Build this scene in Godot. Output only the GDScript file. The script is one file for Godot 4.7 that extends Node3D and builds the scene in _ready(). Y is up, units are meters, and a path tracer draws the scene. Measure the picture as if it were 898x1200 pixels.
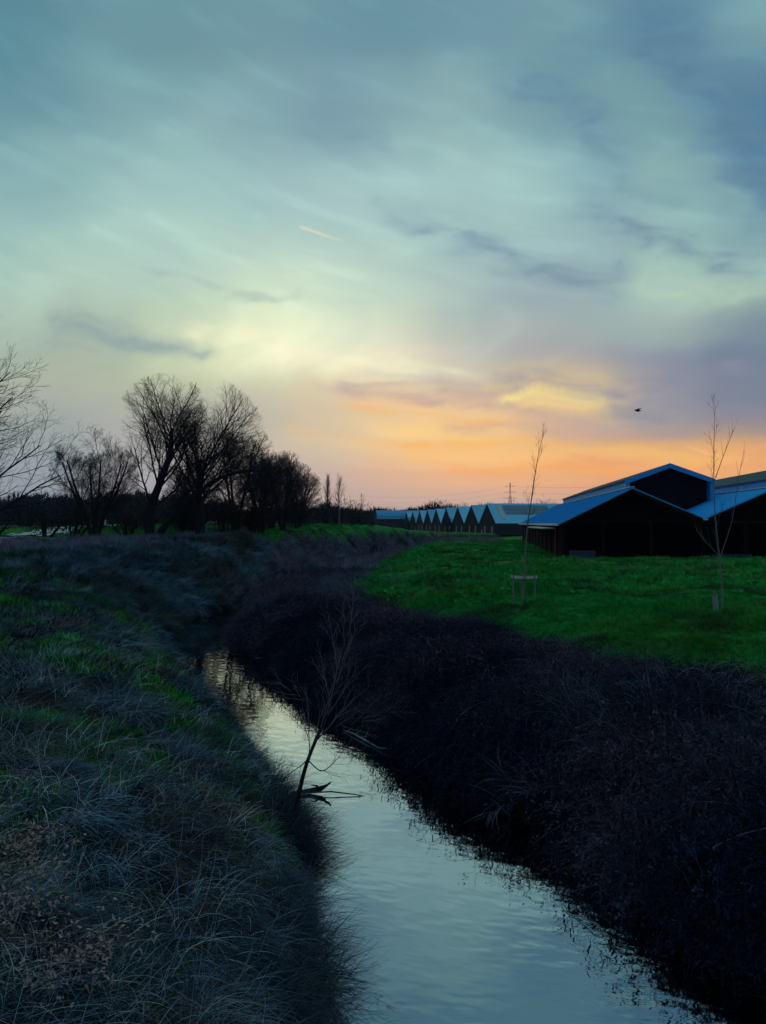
extends Node3D
# Dusk over a winter stream: grassy banks, bramble slope, bare trees, timber barns, sunset sky.
# x to the right, d = -z is the distance in front of the footbridge the camera stands on.

const WATER_Y := -2.2
const EYE_Y := 2.8

var rng := RandomNumberGenerator.new()
var noise_a := FastNoiseLite.new()
var noise_b := FastNoiseLite.new()
var used := {}

# ------------------------------------------------------------------ helpers
class Geo:
	var v := PackedVector3Array()
	var n := PackedVector3Array()
	var i := PackedInt32Array()
	var c := PackedColorArray()   # per-vertex tint, used by plants only
	func tint(col: Color):
		while c.size() < v.size(): c.append(col)
	func tri(a, b, c):
		var k := v.size()
		var nn: Vector3 = (c - a).cross(b - a).normalized()
		v.append(a); v.append(b); v.append(c)
		n.append(nn); n.append(nn); n.append(nn)
		i.append(k); i.append(k + 1); i.append(k + 2)
	func quad(a, b, c, d):
		var k := v.size()
		var nn: Vector3 = (c - a).cross(b - a)
		if nn.length_squared() < 1e-14: nn = (d - a).cross(c - a)
		nn = nn.normalized()
		v.append(a); v.append(b); v.append(c); v.append(d)
		for _q in 4: n.append(nn)
		i.append_array(PackedInt32Array([k, k + 1, k + 2, k, k + 2, k + 3]))
	# box given by a corner and three edge vectors
	func box(o: Vector3, e1: Vector3, e2: Vector3, e3: Vector3):
		if e1.cross(e2).dot(e3) < 0.0:
			var t := e1; e1 = e2; e2 = t
		quad(o, o + e1, o + e1 + e2, o + e2)
		quad(o + e3, o + e3 + e2, o + e3 + e1 + e2, o + e3 + e1)
		quad(o, o + e3, o + e3 + e1, o + e1)
		quad(o + e2, o + e1 + e2, o + e1 + e2 + e3, o + e2 + e3)
		quad(o, o + e2, o + e2 + e3, o + e3)
		quad(o + e1, o + e1 + e3, o + e1 + e2 + e3, o + e1 + e2)
	# bar with a rectangular section between two points
	func bar(a: Vector3, b: Vector3, w: float, h: float, up := Vector3.UP):
		var t := (b - a).normalized()
		var s := t.cross(up)
		if s.length_squared() < 1e-6: s = t.cross(Vector3.RIGHT)
		s = s.normalized()
		var u := s.cross(t).normalized()
		box(a - s * w * 0.5 - u * h * 0.5, s * w, u * h, b - a)
	func tube(p: PackedVector3Array, r: PackedFloat32Array, sides: int, cap := false):
		var k := v.size()
		var np := p.size()
		var ref := Vector3(0.31, 0.17, 0.93)
		var t0 := (p[np - 1] - p[0]).normalized()
		if absf(t0.dot(ref)) > 0.9: ref = Vector3(0.93, 0.2, 0.1)
		for q in np:
			var t := (p[mini(q + 1, np - 1)] - p[maxi(q - 1, 0)]).normalized()
			var s := t.cross(ref).normalized()
			var u := s.cross(t)
			for j in sides:
				var a := TAU * j / sides
				var nn := s * cos(a) + u * sin(a)
				v.append(p[q] + nn * r[q]); n.append(nn)
		for q in np - 1:
			for j in sides:
				var a := k + q * sides + j
				var b := k + q * sides + (j + 1) % sides
				i.append(a); i.append(b); i.append(a + sides)
				i.append(b); i.append(b + sides); i.append(a + sides)
		if cap:
			var e := k + (np - 1) * sides
			for j in range(1, sides - 1):
				i.append(e); i.append(e + j); i.append(e + j + 1)
	# one grass blade: starts at p along d, droops, keeps curling
	func blade(p: Vector3, d: Vector3, length: float, w: float, droop: float, curl: Vector3, segs: int):
		var k := v.size()
		var st := length / segs
		for q in segs + 1:
			var side := d.cross(Vector3.UP)
			if side.length_squared() < 1e-5: side = Vector3.RIGHT
			side = side.normalized()
			var nn := side.cross(d).normalized()
			var ww := w * (1.0 - 0.92 * float(q) / segs) * 0.5
			v.append(p - side * ww); v.append(p + side * ww)
			n.append(nn); n.append(nn)
			p += d * st
			d = (d + Vector3.DOWN * droop + curl).normalized()
		for q in segs:
			var a := k + q * 2
			i.append_array(PackedInt32Array([a, a + 2, a + 1, a + 1, a + 2, a + 3]))
	func mesh() -> ArrayMesh:
		var arr := []
		arr.resize(Mesh.ARRAY_MAX)
		arr[Mesh.ARRAY_VERTEX] = v
		arr[Mesh.ARRAY_NORMAL] = n
		if c.size() > 0: arr[Mesh.ARRAY_COLOR] = c
		arr[Mesh.ARRAY_INDEX] = i
		var m := ArrayMesh.new()
		m.add_surface_from_arrays(Mesh.PRIMITIVE_TRIANGLES, arr)
		return m

func numbered(called: String) -> String:
	if not used.has(called):
		used[called] = 0
		return called
	used[called] += 1
	return "%s_%03d" % [called, used[called]]

func tag(o: Node, label: String, category: String, group := "", kind := ""):
	if label: o.set_meta("label", label)
	if category: o.set_meta("category", category)
	if group: o.set_meta("group", group)
	if kind: o.set_meta("kind", kind)

func thing(called: String, label: String, category: String, at := Vector3.ZERO, turn := 0.0, group := "") -> Node3D:
	var o := Node3D.new()
	o.name = numbered(called)
	add_child(o)
	o.position = at
	o.rotation.y = turn
	tag(o, label, category, group)
	return o

func part(called: String, g, m: Material, parent: Node) -> MeshInstance3D:
	var o := MeshInstance3D.new()
	o.name = called if parent != self else numbered(called)
	o.mesh = g.mesh() if g is Geo else g
	o.material_override = m
	parent.add_child(o, true)
	return o

func dup(src: Node3D, at: Vector3, turn: float, sc: Vector3, label := "", group := "") -> Node3D:
	var o: Node3D = src.duplicate()
	o.name = numbered(String(src.name).rstrip("0123456789_") if "_0" in String(src.name) else String(src.name))
	add_child(o)
	o.position = at
	o.rotation.y = turn
	o.scale = sc
	if label: o.set_meta("label", label)
	if group: o.set_meta("group", group)
	return o

# base colour given as linear reflectance
func mat(r: float, g: float, b: float, rough := 0.9, metal := 0.0) -> StandardMaterial3D:
	var m := StandardMaterial3D.new()
	m.albedo_color = Color(r, g, b).linear_to_srgb()
	m.roughness = rough
	if rough > 0.87: m.metallic_specular = 0.08   # rotten wood, soil, bark: no gloss
	m.metallic = metal
	return m

func noisy(r: float, g: float, b: float, rough: float, scale: float, amount: float, freq := 0.02, bump := 0.0) -> StandardMaterial3D:
	var m := mat(1, 1, 1, rough)
	var f := FastNoiseLite.new()
	f.seed = int(scale * 100.0 + freq * 1000.0)
	f.frequency = freq
	f.fractal_octaves = 5
	var t := NoiseTexture2D.new()
	t.width = 512; t.height = 512; t.seamless = true; t.noise = f
	var ramp := Gradient.new()
	ramp.set_color(0, Color(r * (1 - amount), g * (1 - amount), b * (1 - amount)).linear_to_srgb())
	ramp.set_color(1, Color(r * (1 + amount), g * (1 + amount), b * (1 + amount)).linear_to_srgb())
	t.color_ramp = ramp
	m.albedo_color = Color.WHITE
	m.albedo_texture = t
	m.uv1_triplanar = true
	m.uv1_world_triplanar = true
	m.uv1_scale = Vector3.ONE * scale
	if bump > 0.0:
		var tn := NoiseTexture2D.new()
		tn.width = 512; tn.height = 512; tn.seamless = true; tn.noise = f; tn.as_normal_map = true; tn.bump_strength = bump
		m.normal_enabled = true
		m.normal_texture = tn
	return m

func foliage(back := 0.3, rough := 0.85) -> StandardMaterial3D:
	var m := mat(1, 1, 1, rough)
	m.vertex_color_use_as_albedo = true
	if back > 0.0:
		m.backlight_enabled = true
		m.backlight = Color(back, back, back)
	m.metallic_specular = 0.05
	return m

# MultiMesh of one clump mesh; rows of 16 floats
func copies(called: String, mesh: Mesh, buf: PackedFloat32Array, m: Material, parent: Node) -> MultiMeshInstance3D:
	var mm := MultiMesh.new()
	mm.transform_format = MultiMesh.TRANSFORM_3D
	mm.use_colors = true
	mm.mesh = mesh
	mm.instance_count = buf.size() / 16
	mm.buffer = buf
	var o := MultiMeshInstance3D.new()
	o.name = called
	o.multimesh = mm
	o.material_override = m
	parent.add_child(o, true)
	return o

func row(buf: PackedFloat32Array, b: Basis, p: Vector3, c: Color):
	buf.append_array(PackedFloat32Array([b.x.x, b.y.x, b.z.x, p.x, b.x.y, b.y.y, b.z.y, p.y, b.x.z, b.y.z, b.z.z, p.z, c.r, c.g, c.b, 1.0]))

func keyed(keys: Array, t: float) -> float:
	if t <= keys[0][0]: return keys[0][1]
	for k in range(1, keys.size()):
		if t <= keys[k][0]:
			return lerpf(keys[k - 1][1], keys[k][1], (t - keys[k - 1][0]) / (keys[k][0] - keys[k - 1][0]))
	return keys[-1][1]

# ------------------------------------------------------------------ terrain
const STREAM := [[-60, 12.0], [-30, 8.0], [-15, 5.4], [-6, 3.6], [0, 3.4], [5, 2.5], [7.7, 2.05], [11.7, 0.95], [14.3, 0.0], [17.7, -1.35], [21, -2.8], [25.7, -4.75], [31, -6.9], [34.5, -8.1], [38, -8.7], [42, -8.3], [47, -7.2], [53, -6.2], [60, -5.6], [75, -4.2], [96, -1.2], [120, 4.5], [150, 15.0], [190, 32.0], [300, 70.0], [3500, 900.0]]
const HALF_WIDTH := [[5, 3.1], [8, 2.6], [12, 1.9], [15, 1.75], [25, 1.6], [38, 1.7], [50, 1.3], [70, 1.0]]
const BELT := [[0, 20.0], [8, 15.0], [14, 8.0], [20, 5.3], [33, 5.2], [40, 4.0], [50, 3.4], [90, 3.2]]
const LEFT_LAND := [[8, -0.1], [14, 0.05], [25, 0.4], [40, 1.0], [52, 1.45], [75, 1.9], [105, 2.5], [125, 2.45], [150, 1.2], [200, 0.3], [260, 0.0]]
const RIGHT_PROFILE := [[-1.4, -2.85], [0, -2.32], [0.4, -1.7], [1.5, -1.15], [3.0, -0.98], [6, -0.82], [9, -0.25], [12, 0.15], [15, 0.2], [19, 0.05], [60, 0.0]]
const LEFT_PROFILE := [[-1.4, -2.85], [0, -2.32], [0.3, -1.65], [1.2, -1.05], [2.4, -0.5], [3.6, -0.15], [6, 0.0], [60, 0.0]]
var lut := {}

func table(keys: Array, lo: float, hi: float, step: float) -> PackedFloat32Array:
	var a := PackedFloat32Array()
	var nn := int((hi - lo) / step) + 1
	for q in nn: a.append(keyed(keys, lo + q * step))
	return a

func smooth_table(a: PackedFloat32Array, w: int, times: int) -> PackedFloat32Array:
	for _t in times:
		var b := a.duplicate()
		for q in a.size():
			var s := 0.0
			for e in range(-w, w + 1): s += a[clampi(q + e, 0, a.size() - 1)]
			b[q] = s / (2 * w + 1)
		a = b
	return a

func prepare():
	lut.xc = smooth_table(table(STREAM, -60, 400, 0.5), 4, 3)
	lut.hw = smooth_table(table(HALF_WIDTH, -60, 400, 0.5), 4, 2)
	lut.bw = smooth_table(table(BELT, -60, 400, 0.5), 4, 2)
	lut.ll = smooth_table(table(LEFT_LAND, -60, 400, 0.5), 6, 2)
	lut.rp = smooth_table(table(RIGHT_PROFILE, -4, 60, 0.1), 2, 2)
	lut.lp = smooth_table(table(LEFT_PROFILE, -4, 60, 0.1), 2, 2)

func at_table(a: PackedFloat32Array, lo: float, step: float, t: float) -> float:
	var f := clampf((t - lo) / step, 0.0, a.size() - 1.001)
	var q := int(f)
	return lerpf(a[q], a[q + 1], f - q)

# (signed distance from the middle of the stream, distance from the waterline)
func lateral(x: float, d: float) -> Vector2:
	var dd := clampf(d, -60.0, 399.0)
	var c := at_table(lut.xc, -60.0, 0.5, dd)
	var sl := at_table(lut.xc, -60.0, 0.5, dd + 0.5) - at_table(lut.xc, -60.0, 0.5, dd - 0.5)
	var s := (x - c) / sqrt(1.0 + sl * sl)
	var hw := at_table(lut.hw, -60.0, 0.5, dd)
	hw += 0.16 * noise_a.get_noise_2d(d * 1.9, signf(s) * 40.0)
	return Vector2(s, absf(s) - hw)

func belt(d: float) -> float:
	return at_table(lut.bw, -60.0, 0.5, d)

func ground(x: float, d: float) -> float:
	var l := lateral(x, d)
	var y: float
	if l.x > 0.0:
		var bw := belt(minf(d, 399.0))
		y = at_table(lut.rp, -4.0, 0.1, l.y * 6.0 / clampf(bw, 3.0, 9.0) if l.y > 0.0 else l.y)
		y += 0.3 * smoothstep(55.0, 75.0, d) * (1.0 - smoothstep(100.0, 130.0, d)) * smoothstep(3.0, 9.0, l.y) * (1.0 - smoothstep(14.0, 30.0, l.y))
	else:
		y = at_table(lut.lp, -4.0, 0.1, l.y)
		y += at_table(lut.ll, -60.0, 0.5, d) * smoothstep(1.0, lerpf(8.5, 5.0, smoothstep(32.0, 40.0, d)), l.y)
	var damp := clampf(l.y * 0.6, 0.0, 1.0) * (1.0 - 0.75 * smoothstep(45.0, 55.0, d) * smoothstep(8.0, 12.0, x))
	y += damp * (0.16 * noise_a.get_noise_2d(x * 3.0, d * 3.0) + (0.16 if l.x < 0.0 else 0.09) * noise_b.get_noise_2d(x * 9.0, d * 9.0))
	var before := 58.0 - (x - 13.57) * 0.128 - d   # the hump that hides the foot of the barns
	y += 0.42 * exp(-pow((before - 6.5) / 3.6, 2.0)) * smoothstep(6.0, 12.0, x)
	if l.x > 0.0: y += damp * 0.16 * noise_a.get_noise_2d(x * 7.0 + 90.0, d * 9.0) * smoothstep(4.0, 8.0, l.y) * (1.0 - smoothstep(50.0, 56.0, d))
	return y

func spot(x: float, d: float, lift := 0.0) -> Vector3:
	return Vector3(x, ground(x, d) + lift, -d)

func make_ground():
	var g := Geo.new()
	var cols := PackedColorArray()
	var ds := PackedFloat32Array()
	var d := -45.0
	while d < 3200.0:
		ds.append(d)
		if d < 3.0: d += 1.2
		else: d += clampf(d * 0.012, 0.11, 60.0)
	var nu := 300
	for q in ds.size():
		for j in nu + 1:
			var u := (float(j) / nu) * 2.0 - 1.0
			u = signf(u) * pow(absf(u), 1.5) * 1.9
			var dd := ds[q]
			var x := u * (absf(dd) + 14.0) + at_table(lut.xc, -60.0, 0.5, clampf(dd, -60, 120)) * (1.0 - smoothstep(60.0, 140.0, dd))
			var y := ground(x, dd)
			g.v.append(Vector3(x, y, -dd))
			cols.append(ground_color(x, dd))
	for q in ds.size() - 1:
		for j in nu:
			var a := q * (nu + 1) + j
			g.i.append_array(PackedInt32Array([a, a + nu + 1, a + 1, a + 1, a + nu + 1, a + nu + 2]))
	var st := SurfaceTool.new()
	var arr := []
	arr.resize(Mesh.ARRAY_MAX)
	arr[Mesh.ARRAY_VERTEX] = g.v
	arr[Mesh.ARRAY_COLOR] = cols
	arr[Mesh.ARRAY_INDEX] = g.i
	var m0 := ArrayMesh.new()
	m0.add_surface_from_arrays(Mesh.PRIMITIVE_TRIANGLES, arr)
	st.create_from(m0, 0)
	st.generate_normals()
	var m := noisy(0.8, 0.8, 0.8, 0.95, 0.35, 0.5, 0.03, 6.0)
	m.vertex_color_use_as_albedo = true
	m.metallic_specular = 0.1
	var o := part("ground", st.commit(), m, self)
	tag(o, "uneven winter ground of the stream banks and fields", "ground", "", "structure")

func is_lawn(l: Vector2, x: float, d: float) -> float:
	if l.x > 0.0:
		return smoothstep(-0.5, 0.5, l.y - belt(clampf(d, -60, 399)) + 0.9 * noise_b.get_noise_2d(x * 2.0, d * 2.0))
	if d > 55.0:
		var edge := lerpf(keyed([[55, 16.0], [70, 10.0], [100, 5.0], [125, 4.0]], d), keyed([[56, 9.0], [62, 4.6], [75, 3.6], [100, 3.2]], d), smoothstep(-0.20, -0.165, x / d))
		return smoothstep(-0.6, 0.6, l.y - edge + 1.2 * noise_b.get_noise_2d(x * 2.0, d * 2.0))
	return 0.0

func ground_color(x: float, d: float) -> Color:
	var l := lateral(x, d)
	var f := is_lawn(l, x, d)
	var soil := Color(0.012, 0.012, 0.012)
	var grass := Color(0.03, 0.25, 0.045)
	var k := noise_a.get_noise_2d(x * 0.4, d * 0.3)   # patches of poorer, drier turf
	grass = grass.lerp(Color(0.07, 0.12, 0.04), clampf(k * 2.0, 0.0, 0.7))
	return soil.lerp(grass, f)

# ------------------------------------------------------------------ water
func make_water():
	var g := Geo.new()
	var w1 := FastNoiseLite.new(); w1.seed = 3; w1.frequency = 1.0; w1.fractal_octaves = 3
	var w2 := FastNoiseLite.new(); w2.seed = 9; w2.frequency = 1.0; w2.fractal_octaves = 2
	var ds := PackedFloat32Array()
	var d := -20.0
	while d < 160.0:
		ds.append(d)
		d += 0.4 if d < 5.0 else clampf(d * 0.0042, 0.03, 1.5)
	var nu := 150
	for q in ds.size():
		var c := at_table(lut.xc, -60.0, 0.5, ds[q])
		for j in nu + 1:
			var x := c + (float(j) / nu - 0.5) * 7.4
			var calm := 0.35 + 0.65 * smoothstep(-0.25, 0.3, noise_b.get_noise_2d(x * 3.0 + 200.0, ds[q] * 1.6))
			var y := WATER_Y + calm * 0.0042 * w1.get_noise_2d(x * 1.3, ds[q] * 2.4) + calm * 0.0015 * w2.get_noise_2d(x * 4.5 + 50.0, ds[q] * 8.0)
			g.v.append(Vector3(x, y, -ds[q]))
	for q in ds.size() - 1:
		for j in nu:
			var a := q * (nu + 1) + j
			g.i.append_array(PackedInt32Array([a, a + nu + 1, a + 1, a + 1, a + nu + 1, a + nu + 2]))
	var arr := []
	arr.resize(Mesh.ARRAY_MAX)
	arr[Mesh.ARRAY_VERTEX] = g.v
	arr[Mesh.ARRAY_INDEX] = g.i
	var m0 := ArrayMesh.new()
	m0.add_surface_from_arrays(Mesh.PRIMITIVE_TRIANGLES, arr)
	var st := SurfaceTool.new()
	st.create_from(m0, 0)
	st.generate_normals()
	var m := mat(0.36, 0.44, 0.49, 0.03, 1.0)
	var o := part("stream_water", st.commit(), m, self)
	tag(o, "rippled stream water mirroring the evening sky", "water", "", "structure")

# ------------------------------------------------------------------ sky
func srgb(r: float, g: float, b: float) -> Color:
	return Color(r / 255.0, g / 255.0, b / 255.0)

func ramp(keys: Array, t: float) -> Color:
	if t <= keys[0][0]: return keys[0][1]
	for k in range(1, keys.size()):
		if t <= keys[k][0]:
			var f: float = (t - keys[k - 1][0]) / (keys[k][0] - keys[k - 1][0])
			return keys[k - 1][1].lerp(keys[k][1], f)
	return keys[-1][1]

var west: Array
var east: Array

func wide_sky(az: float, el: float) -> Color:   # degrees; az 0 is where the sun went down
	if el < -0.5: return srgb(34, 38, 48)
	var f := 0.5 + 0.5 * cos(deg_to_rad(az - 4.0))
	f = f * f * (3.0 - 2.0 * f)
	return ramp(east, el).lerp(ramp(west, el), f)

# colours of the evening sky by azimuth and elevation (tangents of the angles x 906, elevation counted down from 613.5)
const SKY_ROWS := [
	[20, [[20, 92, 138, 152], [150, 108, 150, 160], [300, 112, 152, 162], [450, 106, 147, 161], [560, 110, 150, 165], [650, 118, 158, 165], [740, 95, 135, 158], [800, 93, 133, 158], [880, 125, 165, 170]]],
	[120, [[20, 105, 150, 162], [150, 125, 165, 172], [300, 132, 168, 175], [395, 120, 154, 170], [480, 135, 170, 175], [570, 142, 178, 178], [650, 103, 143, 165], [720, 120, 160, 165], [790, 125, 165, 168], [845, 88, 127, 154], [890, 85, 125, 155]]],
	[200, [[20, 130, 168, 170], [200, 150, 185, 182], [350, 150, 182, 182], [500, 158, 190, 186], [620, 160, 195, 188], [705, 113, 149, 165], [780, 137, 174, 171], [890, 88, 125, 150]]],
	[270, [[20, 145, 180, 176], [200, 165, 196, 188], [400, 162, 190, 186], [520, 150, 180, 180], [640, 160, 192, 185], [720, 128, 158, 168], [820, 150, 185, 175], [890, 105, 140, 155]]],
	[330, [[20, 165, 195, 182], [120, 172, 200, 185], [250, 178, 203, 188], [400, 185, 208, 190], [500, 170, 195, 186], [600, 140, 165, 172], [690, 135, 158, 170], [760, 177, 207, 183], [880, 172, 202, 181]]],
	[380, [[20, 170, 190, 172], [110, 166, 184, 172], [180, 180, 198, 175], [250, 222, 236, 196], [330, 236, 244, 208], [420, 218, 230, 202], [520, 185, 200, 185], [620, 170, 180, 178], [740, 155, 175, 172], [820, 160, 180, 172], [890, 113, 133, 150]]],
	[420, [[20, 165, 180, 165], [120, 170, 184, 165], [220, 214, 224, 182], [290, 246, 247, 208], [370, 256, 254, 218], [450, 250, 242, 206], [500, 225, 218, 196], [540, 185, 185, 180], [640, 165, 165, 172], [760, 143, 148, 165], [880, 113, 128, 150]]],
	[448, [[50, 178, 184, 165], [200, 186, 192, 165], [320, 212, 214, 180], [400, 228, 220, 182], [450, 232, 205, 165], [520, 204, 188, 170], [600, 226, 200, 155], [660, 244, 212, 140], [720, 170, 160, 163], [800, 143, 148, 158], [890, 118, 130, 150]]],
	[472, [[40, 168, 176, 166], [180, 178, 180, 168], [300, 192, 188, 172], [365, 212, 196, 170], [420, 228, 196, 163], [480, 253, 211, 150], [560, 228, 190, 155], [640, 242, 212, 148], [690, 239, 204, 142], [750, 152, 150, 160], [880, 124, 132, 150]]],
	[500, [[40, 156, 166, 164], [200, 176, 176, 170], [300, 186, 183, 172], [350, 208, 196, 170], [400, 230, 204, 163], [470, 255, 213, 148], [540, 255, 209, 140], [620, 230, 184, 148], [700, 176, 158, 158], [780, 156, 148, 156], [890, 150, 140, 146]]],
	[530, [[40, 154, 164, 168], [200, 178, 174, 172], [330, 200, 188, 174], [400, 222, 194, 166], [480, 254, 202, 140], [560, 255, 203, 135], [650, 253, 196, 122], [740, 248, 184, 112], [820, 252, 186, 110], [890, 240, 170, 110]]],
	[560, [[40, 152, 161, 168], [200, 170, 166, 172], [330, 192, 178, 172], [400, 206, 180, 168], [480, 236, 182, 144], [560, 248, 184, 133], [650, 243, 174, 126], [740, 238, 167, 122], [880, 240, 170, 120]]],
	[590, [[40, 150, 160, 168], [200, 166, 163, 169], [330, 190, 172, 169], [400, 200, 175, 168], [480, 210, 180, 166], [560, 213, 181, 166], [620, 214, 176, 158], [760, 218, 172, 148], [880, 220, 172, 142]]],
	[612, [[40, 148, 158, 167], [300, 180, 167, 167], [480, 204, 179, 170], [600, 208, 178, 170], [880, 210, 168, 152]]],
]

# single cloud bands: [points, half width, colour, strength]
const SKY_BANDS := [
	[[[455, 250], [520, 268], [600, 300], [660, 322], [705, 328], [720, 312]], 17.0, [122, 148, 165], 0.55],
	[[[540, 272], [610, 300], [680, 322]], 9.0, [118, 144, 164], 0.3],
	[[[680, 244], [740, 268], [800, 288], [898, 310]], 16.0, [116, 144, 162], 0.6],
	[[[610, 85], [660, 100], [700, 140], [730, 190]], 22.0, [98, 136, 160], 0.5],
	[[[690, 150], [740, 210], [800, 230]], 14.0, [115, 150, 165], 0.35],
	[[[750, 10], [800, 50], [840, 120], [880, 190], [930, 240]], 34.0, [86, 124, 154], 0.55],
	[[[60, 378], [130, 390], [190, 400], [235, 415]], 11.0, [132, 152, 164], 0.5],
	[[[-10, 395], [60, 402], [140, 408]], 8.0, [150, 165, 165], 0.35],
	[[[340, 120], [400, 150], [470, 165]], 26.0, [118, 152, 170], 0.3],
	[[[150, 302], [210, 318], [270, 345], [330, 356]], 5.0, [152, 174, 174], 0.25],
	[[[240, 352], [300, 350], [360, 344]], 5.0, [160, 180, 178], 0.28],
	[[[190, 378], [255, 392], [320, 405], [400, 420], [490, 430]], 13.0, [255, 248, 208], 0.55],
	[[[380, 402], [440, 412], [520, 432], [560, 436]], 5.0, [240, 236, 200], 0.5],
	[[[390, 446], [440, 448], [500, 442], [560, 450]], 4.0, [198, 172, 165], 0.5],
	[[[415, 462], [470, 468], [540, 478]], 6.0, [255, 204, 145], 0.6],
	[[[500, 455], [560, 462], [620, 456], [680, 448]], 7.0, [182, 162, 162], 0.55],
	[[[575, 470], [620, 466], [665, 464], [700, 468]], 7.0, [246, 226, 150], 0.8],
	[[[610, 480], [660, 476], [690, 474]], 4.0, [250, 212, 135], 0.6],
	[[[520, 500], [600, 496], [680, 503], [740, 500]], 9.0, [206, 168, 152], 0.4],
	[[[430, 495], [500, 505], [560, 515], [620, 512]], 7.0, [255, 212, 135], 0.5],
	[[[480, 535], [560, 530], [650, 532], [720, 528], [800, 534], [880, 542]], 7.0, [255, 200, 118], 0.45],
	[[[330, 505], [390, 508], [440, 516]], 7.0, [240, 196, 140], 0.4],
	[[[700, 470], [760, 455], [830, 440], [900, 450]], 26.0, [138, 140, 160], 0.5],
	[[[640, 548], [720, 545], [800, 550]], 5.0, [226, 150, 120], 0.4],
	[[[400, 472], [470, 480], [540, 490], [600, 494]], 5.0, [255, 188, 112], 0.55],
	[[[440, 521], [520, 523], [600, 517], [680, 520]], 6.0, [255, 184, 100], 0.5],
	[[[500, 550], [620, 546], [720, 552], [860, 548]], 7.0, [255, 174, 98], 0.45],
	[[[380, 454], [450, 458], [520, 466], [580, 476], [640, 488], [700, 494]], 6.0, [190, 162, 162], 0.5],
	[[[560, 438], [640, 446], [720, 462], [800, 470]], 10.0, [150, 150, 164], 0.5],
	[[[420, 428], [500, 440], [560, 446]], 5.0, [200, 196, 184], 0.4],
	[[[760, 205], [830, 190], [880, 250]], 18.0, [150, 184, 176], 0.3],
	[[[740, 330], [820, 345], [898, 340]], 14.0, [182, 210, 185], 0.45],
]

func cloud_band(img: Image, b: Array, x0: int, y0: int, W: int, H: int):
	var f := FastNoiseLite.new()
	f.seed = 77; f.frequency = 0.016; f.fractal_octaves = 4
	var pts: Array = b[0]
	var w: float = b[1]
	var col := srgb(b[2][0], b[2][1], b[2][2])
	var lo := Vector2(1e9, 1e9)
	var hi := Vector2(-1e9, -1e9)
	for p in pts:
		lo = lo.min(Vector2(p[0], p[1]))
		hi = hi.max(Vector2(p[0], p[1]))
	lo -= Vector2(3.2 * w + 20.0, 3.0 * w)
	hi += Vector2(3.2 * w + 20.0, 3.0 * w)
	for y in img.get_height():
		var el := deg_to_rad(90.0 - (y0 + y + 0.5) / H * 180.0)
		for x in img.get_width():
			var ta := tan(((x0 + x + 0.5) / W * 360.0 - 180.0) * PI / 180.0)
			var sx := 449.0 + 906.0 * ta
			if sx < lo.x or sx > hi.x: continue
			var sy := 613.5 - 906.0 * tan(el) * sqrt(1.0 + ta * ta)
			if sy < lo.y or sy > hi.y: continue
			var n := f.get_noise_2d(sx * 0.6, sy * 1.6)
			var q := Vector2(sx, sy + n * w * 1.2)
			var best := 1e9
			var along := 0.0
			for k in pts.size() - 1:
				var a := Vector2(pts[k][0], pts[k][1])
				var e := Vector2(pts[k + 1][0], pts[k + 1][1]) - a
				var t := clampf((q - a).dot(e) / e.length_squared(), 0.0, 1.0)
				var dd := q.distance_squared_to(a + e * t)
				if dd < best:
					best = dd
					along = (k + t) / (pts.size() - 1)
			var s: float = exp(-best / (w * w)) * b[3] * clampf(0.8 + 0.9 * f.get_noise_2d(sx * 0.8 + 300.0, sy * 2.4), 0.1, 1.3) * clampf(0.35 + 3.0 * sin(PI * along), 0.0, 1.0)
			if s > 0.004:
				img.set_pixel(x, y, img.get_pixel(x, y).lerp(col, minf(s, 1.0)))

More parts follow.
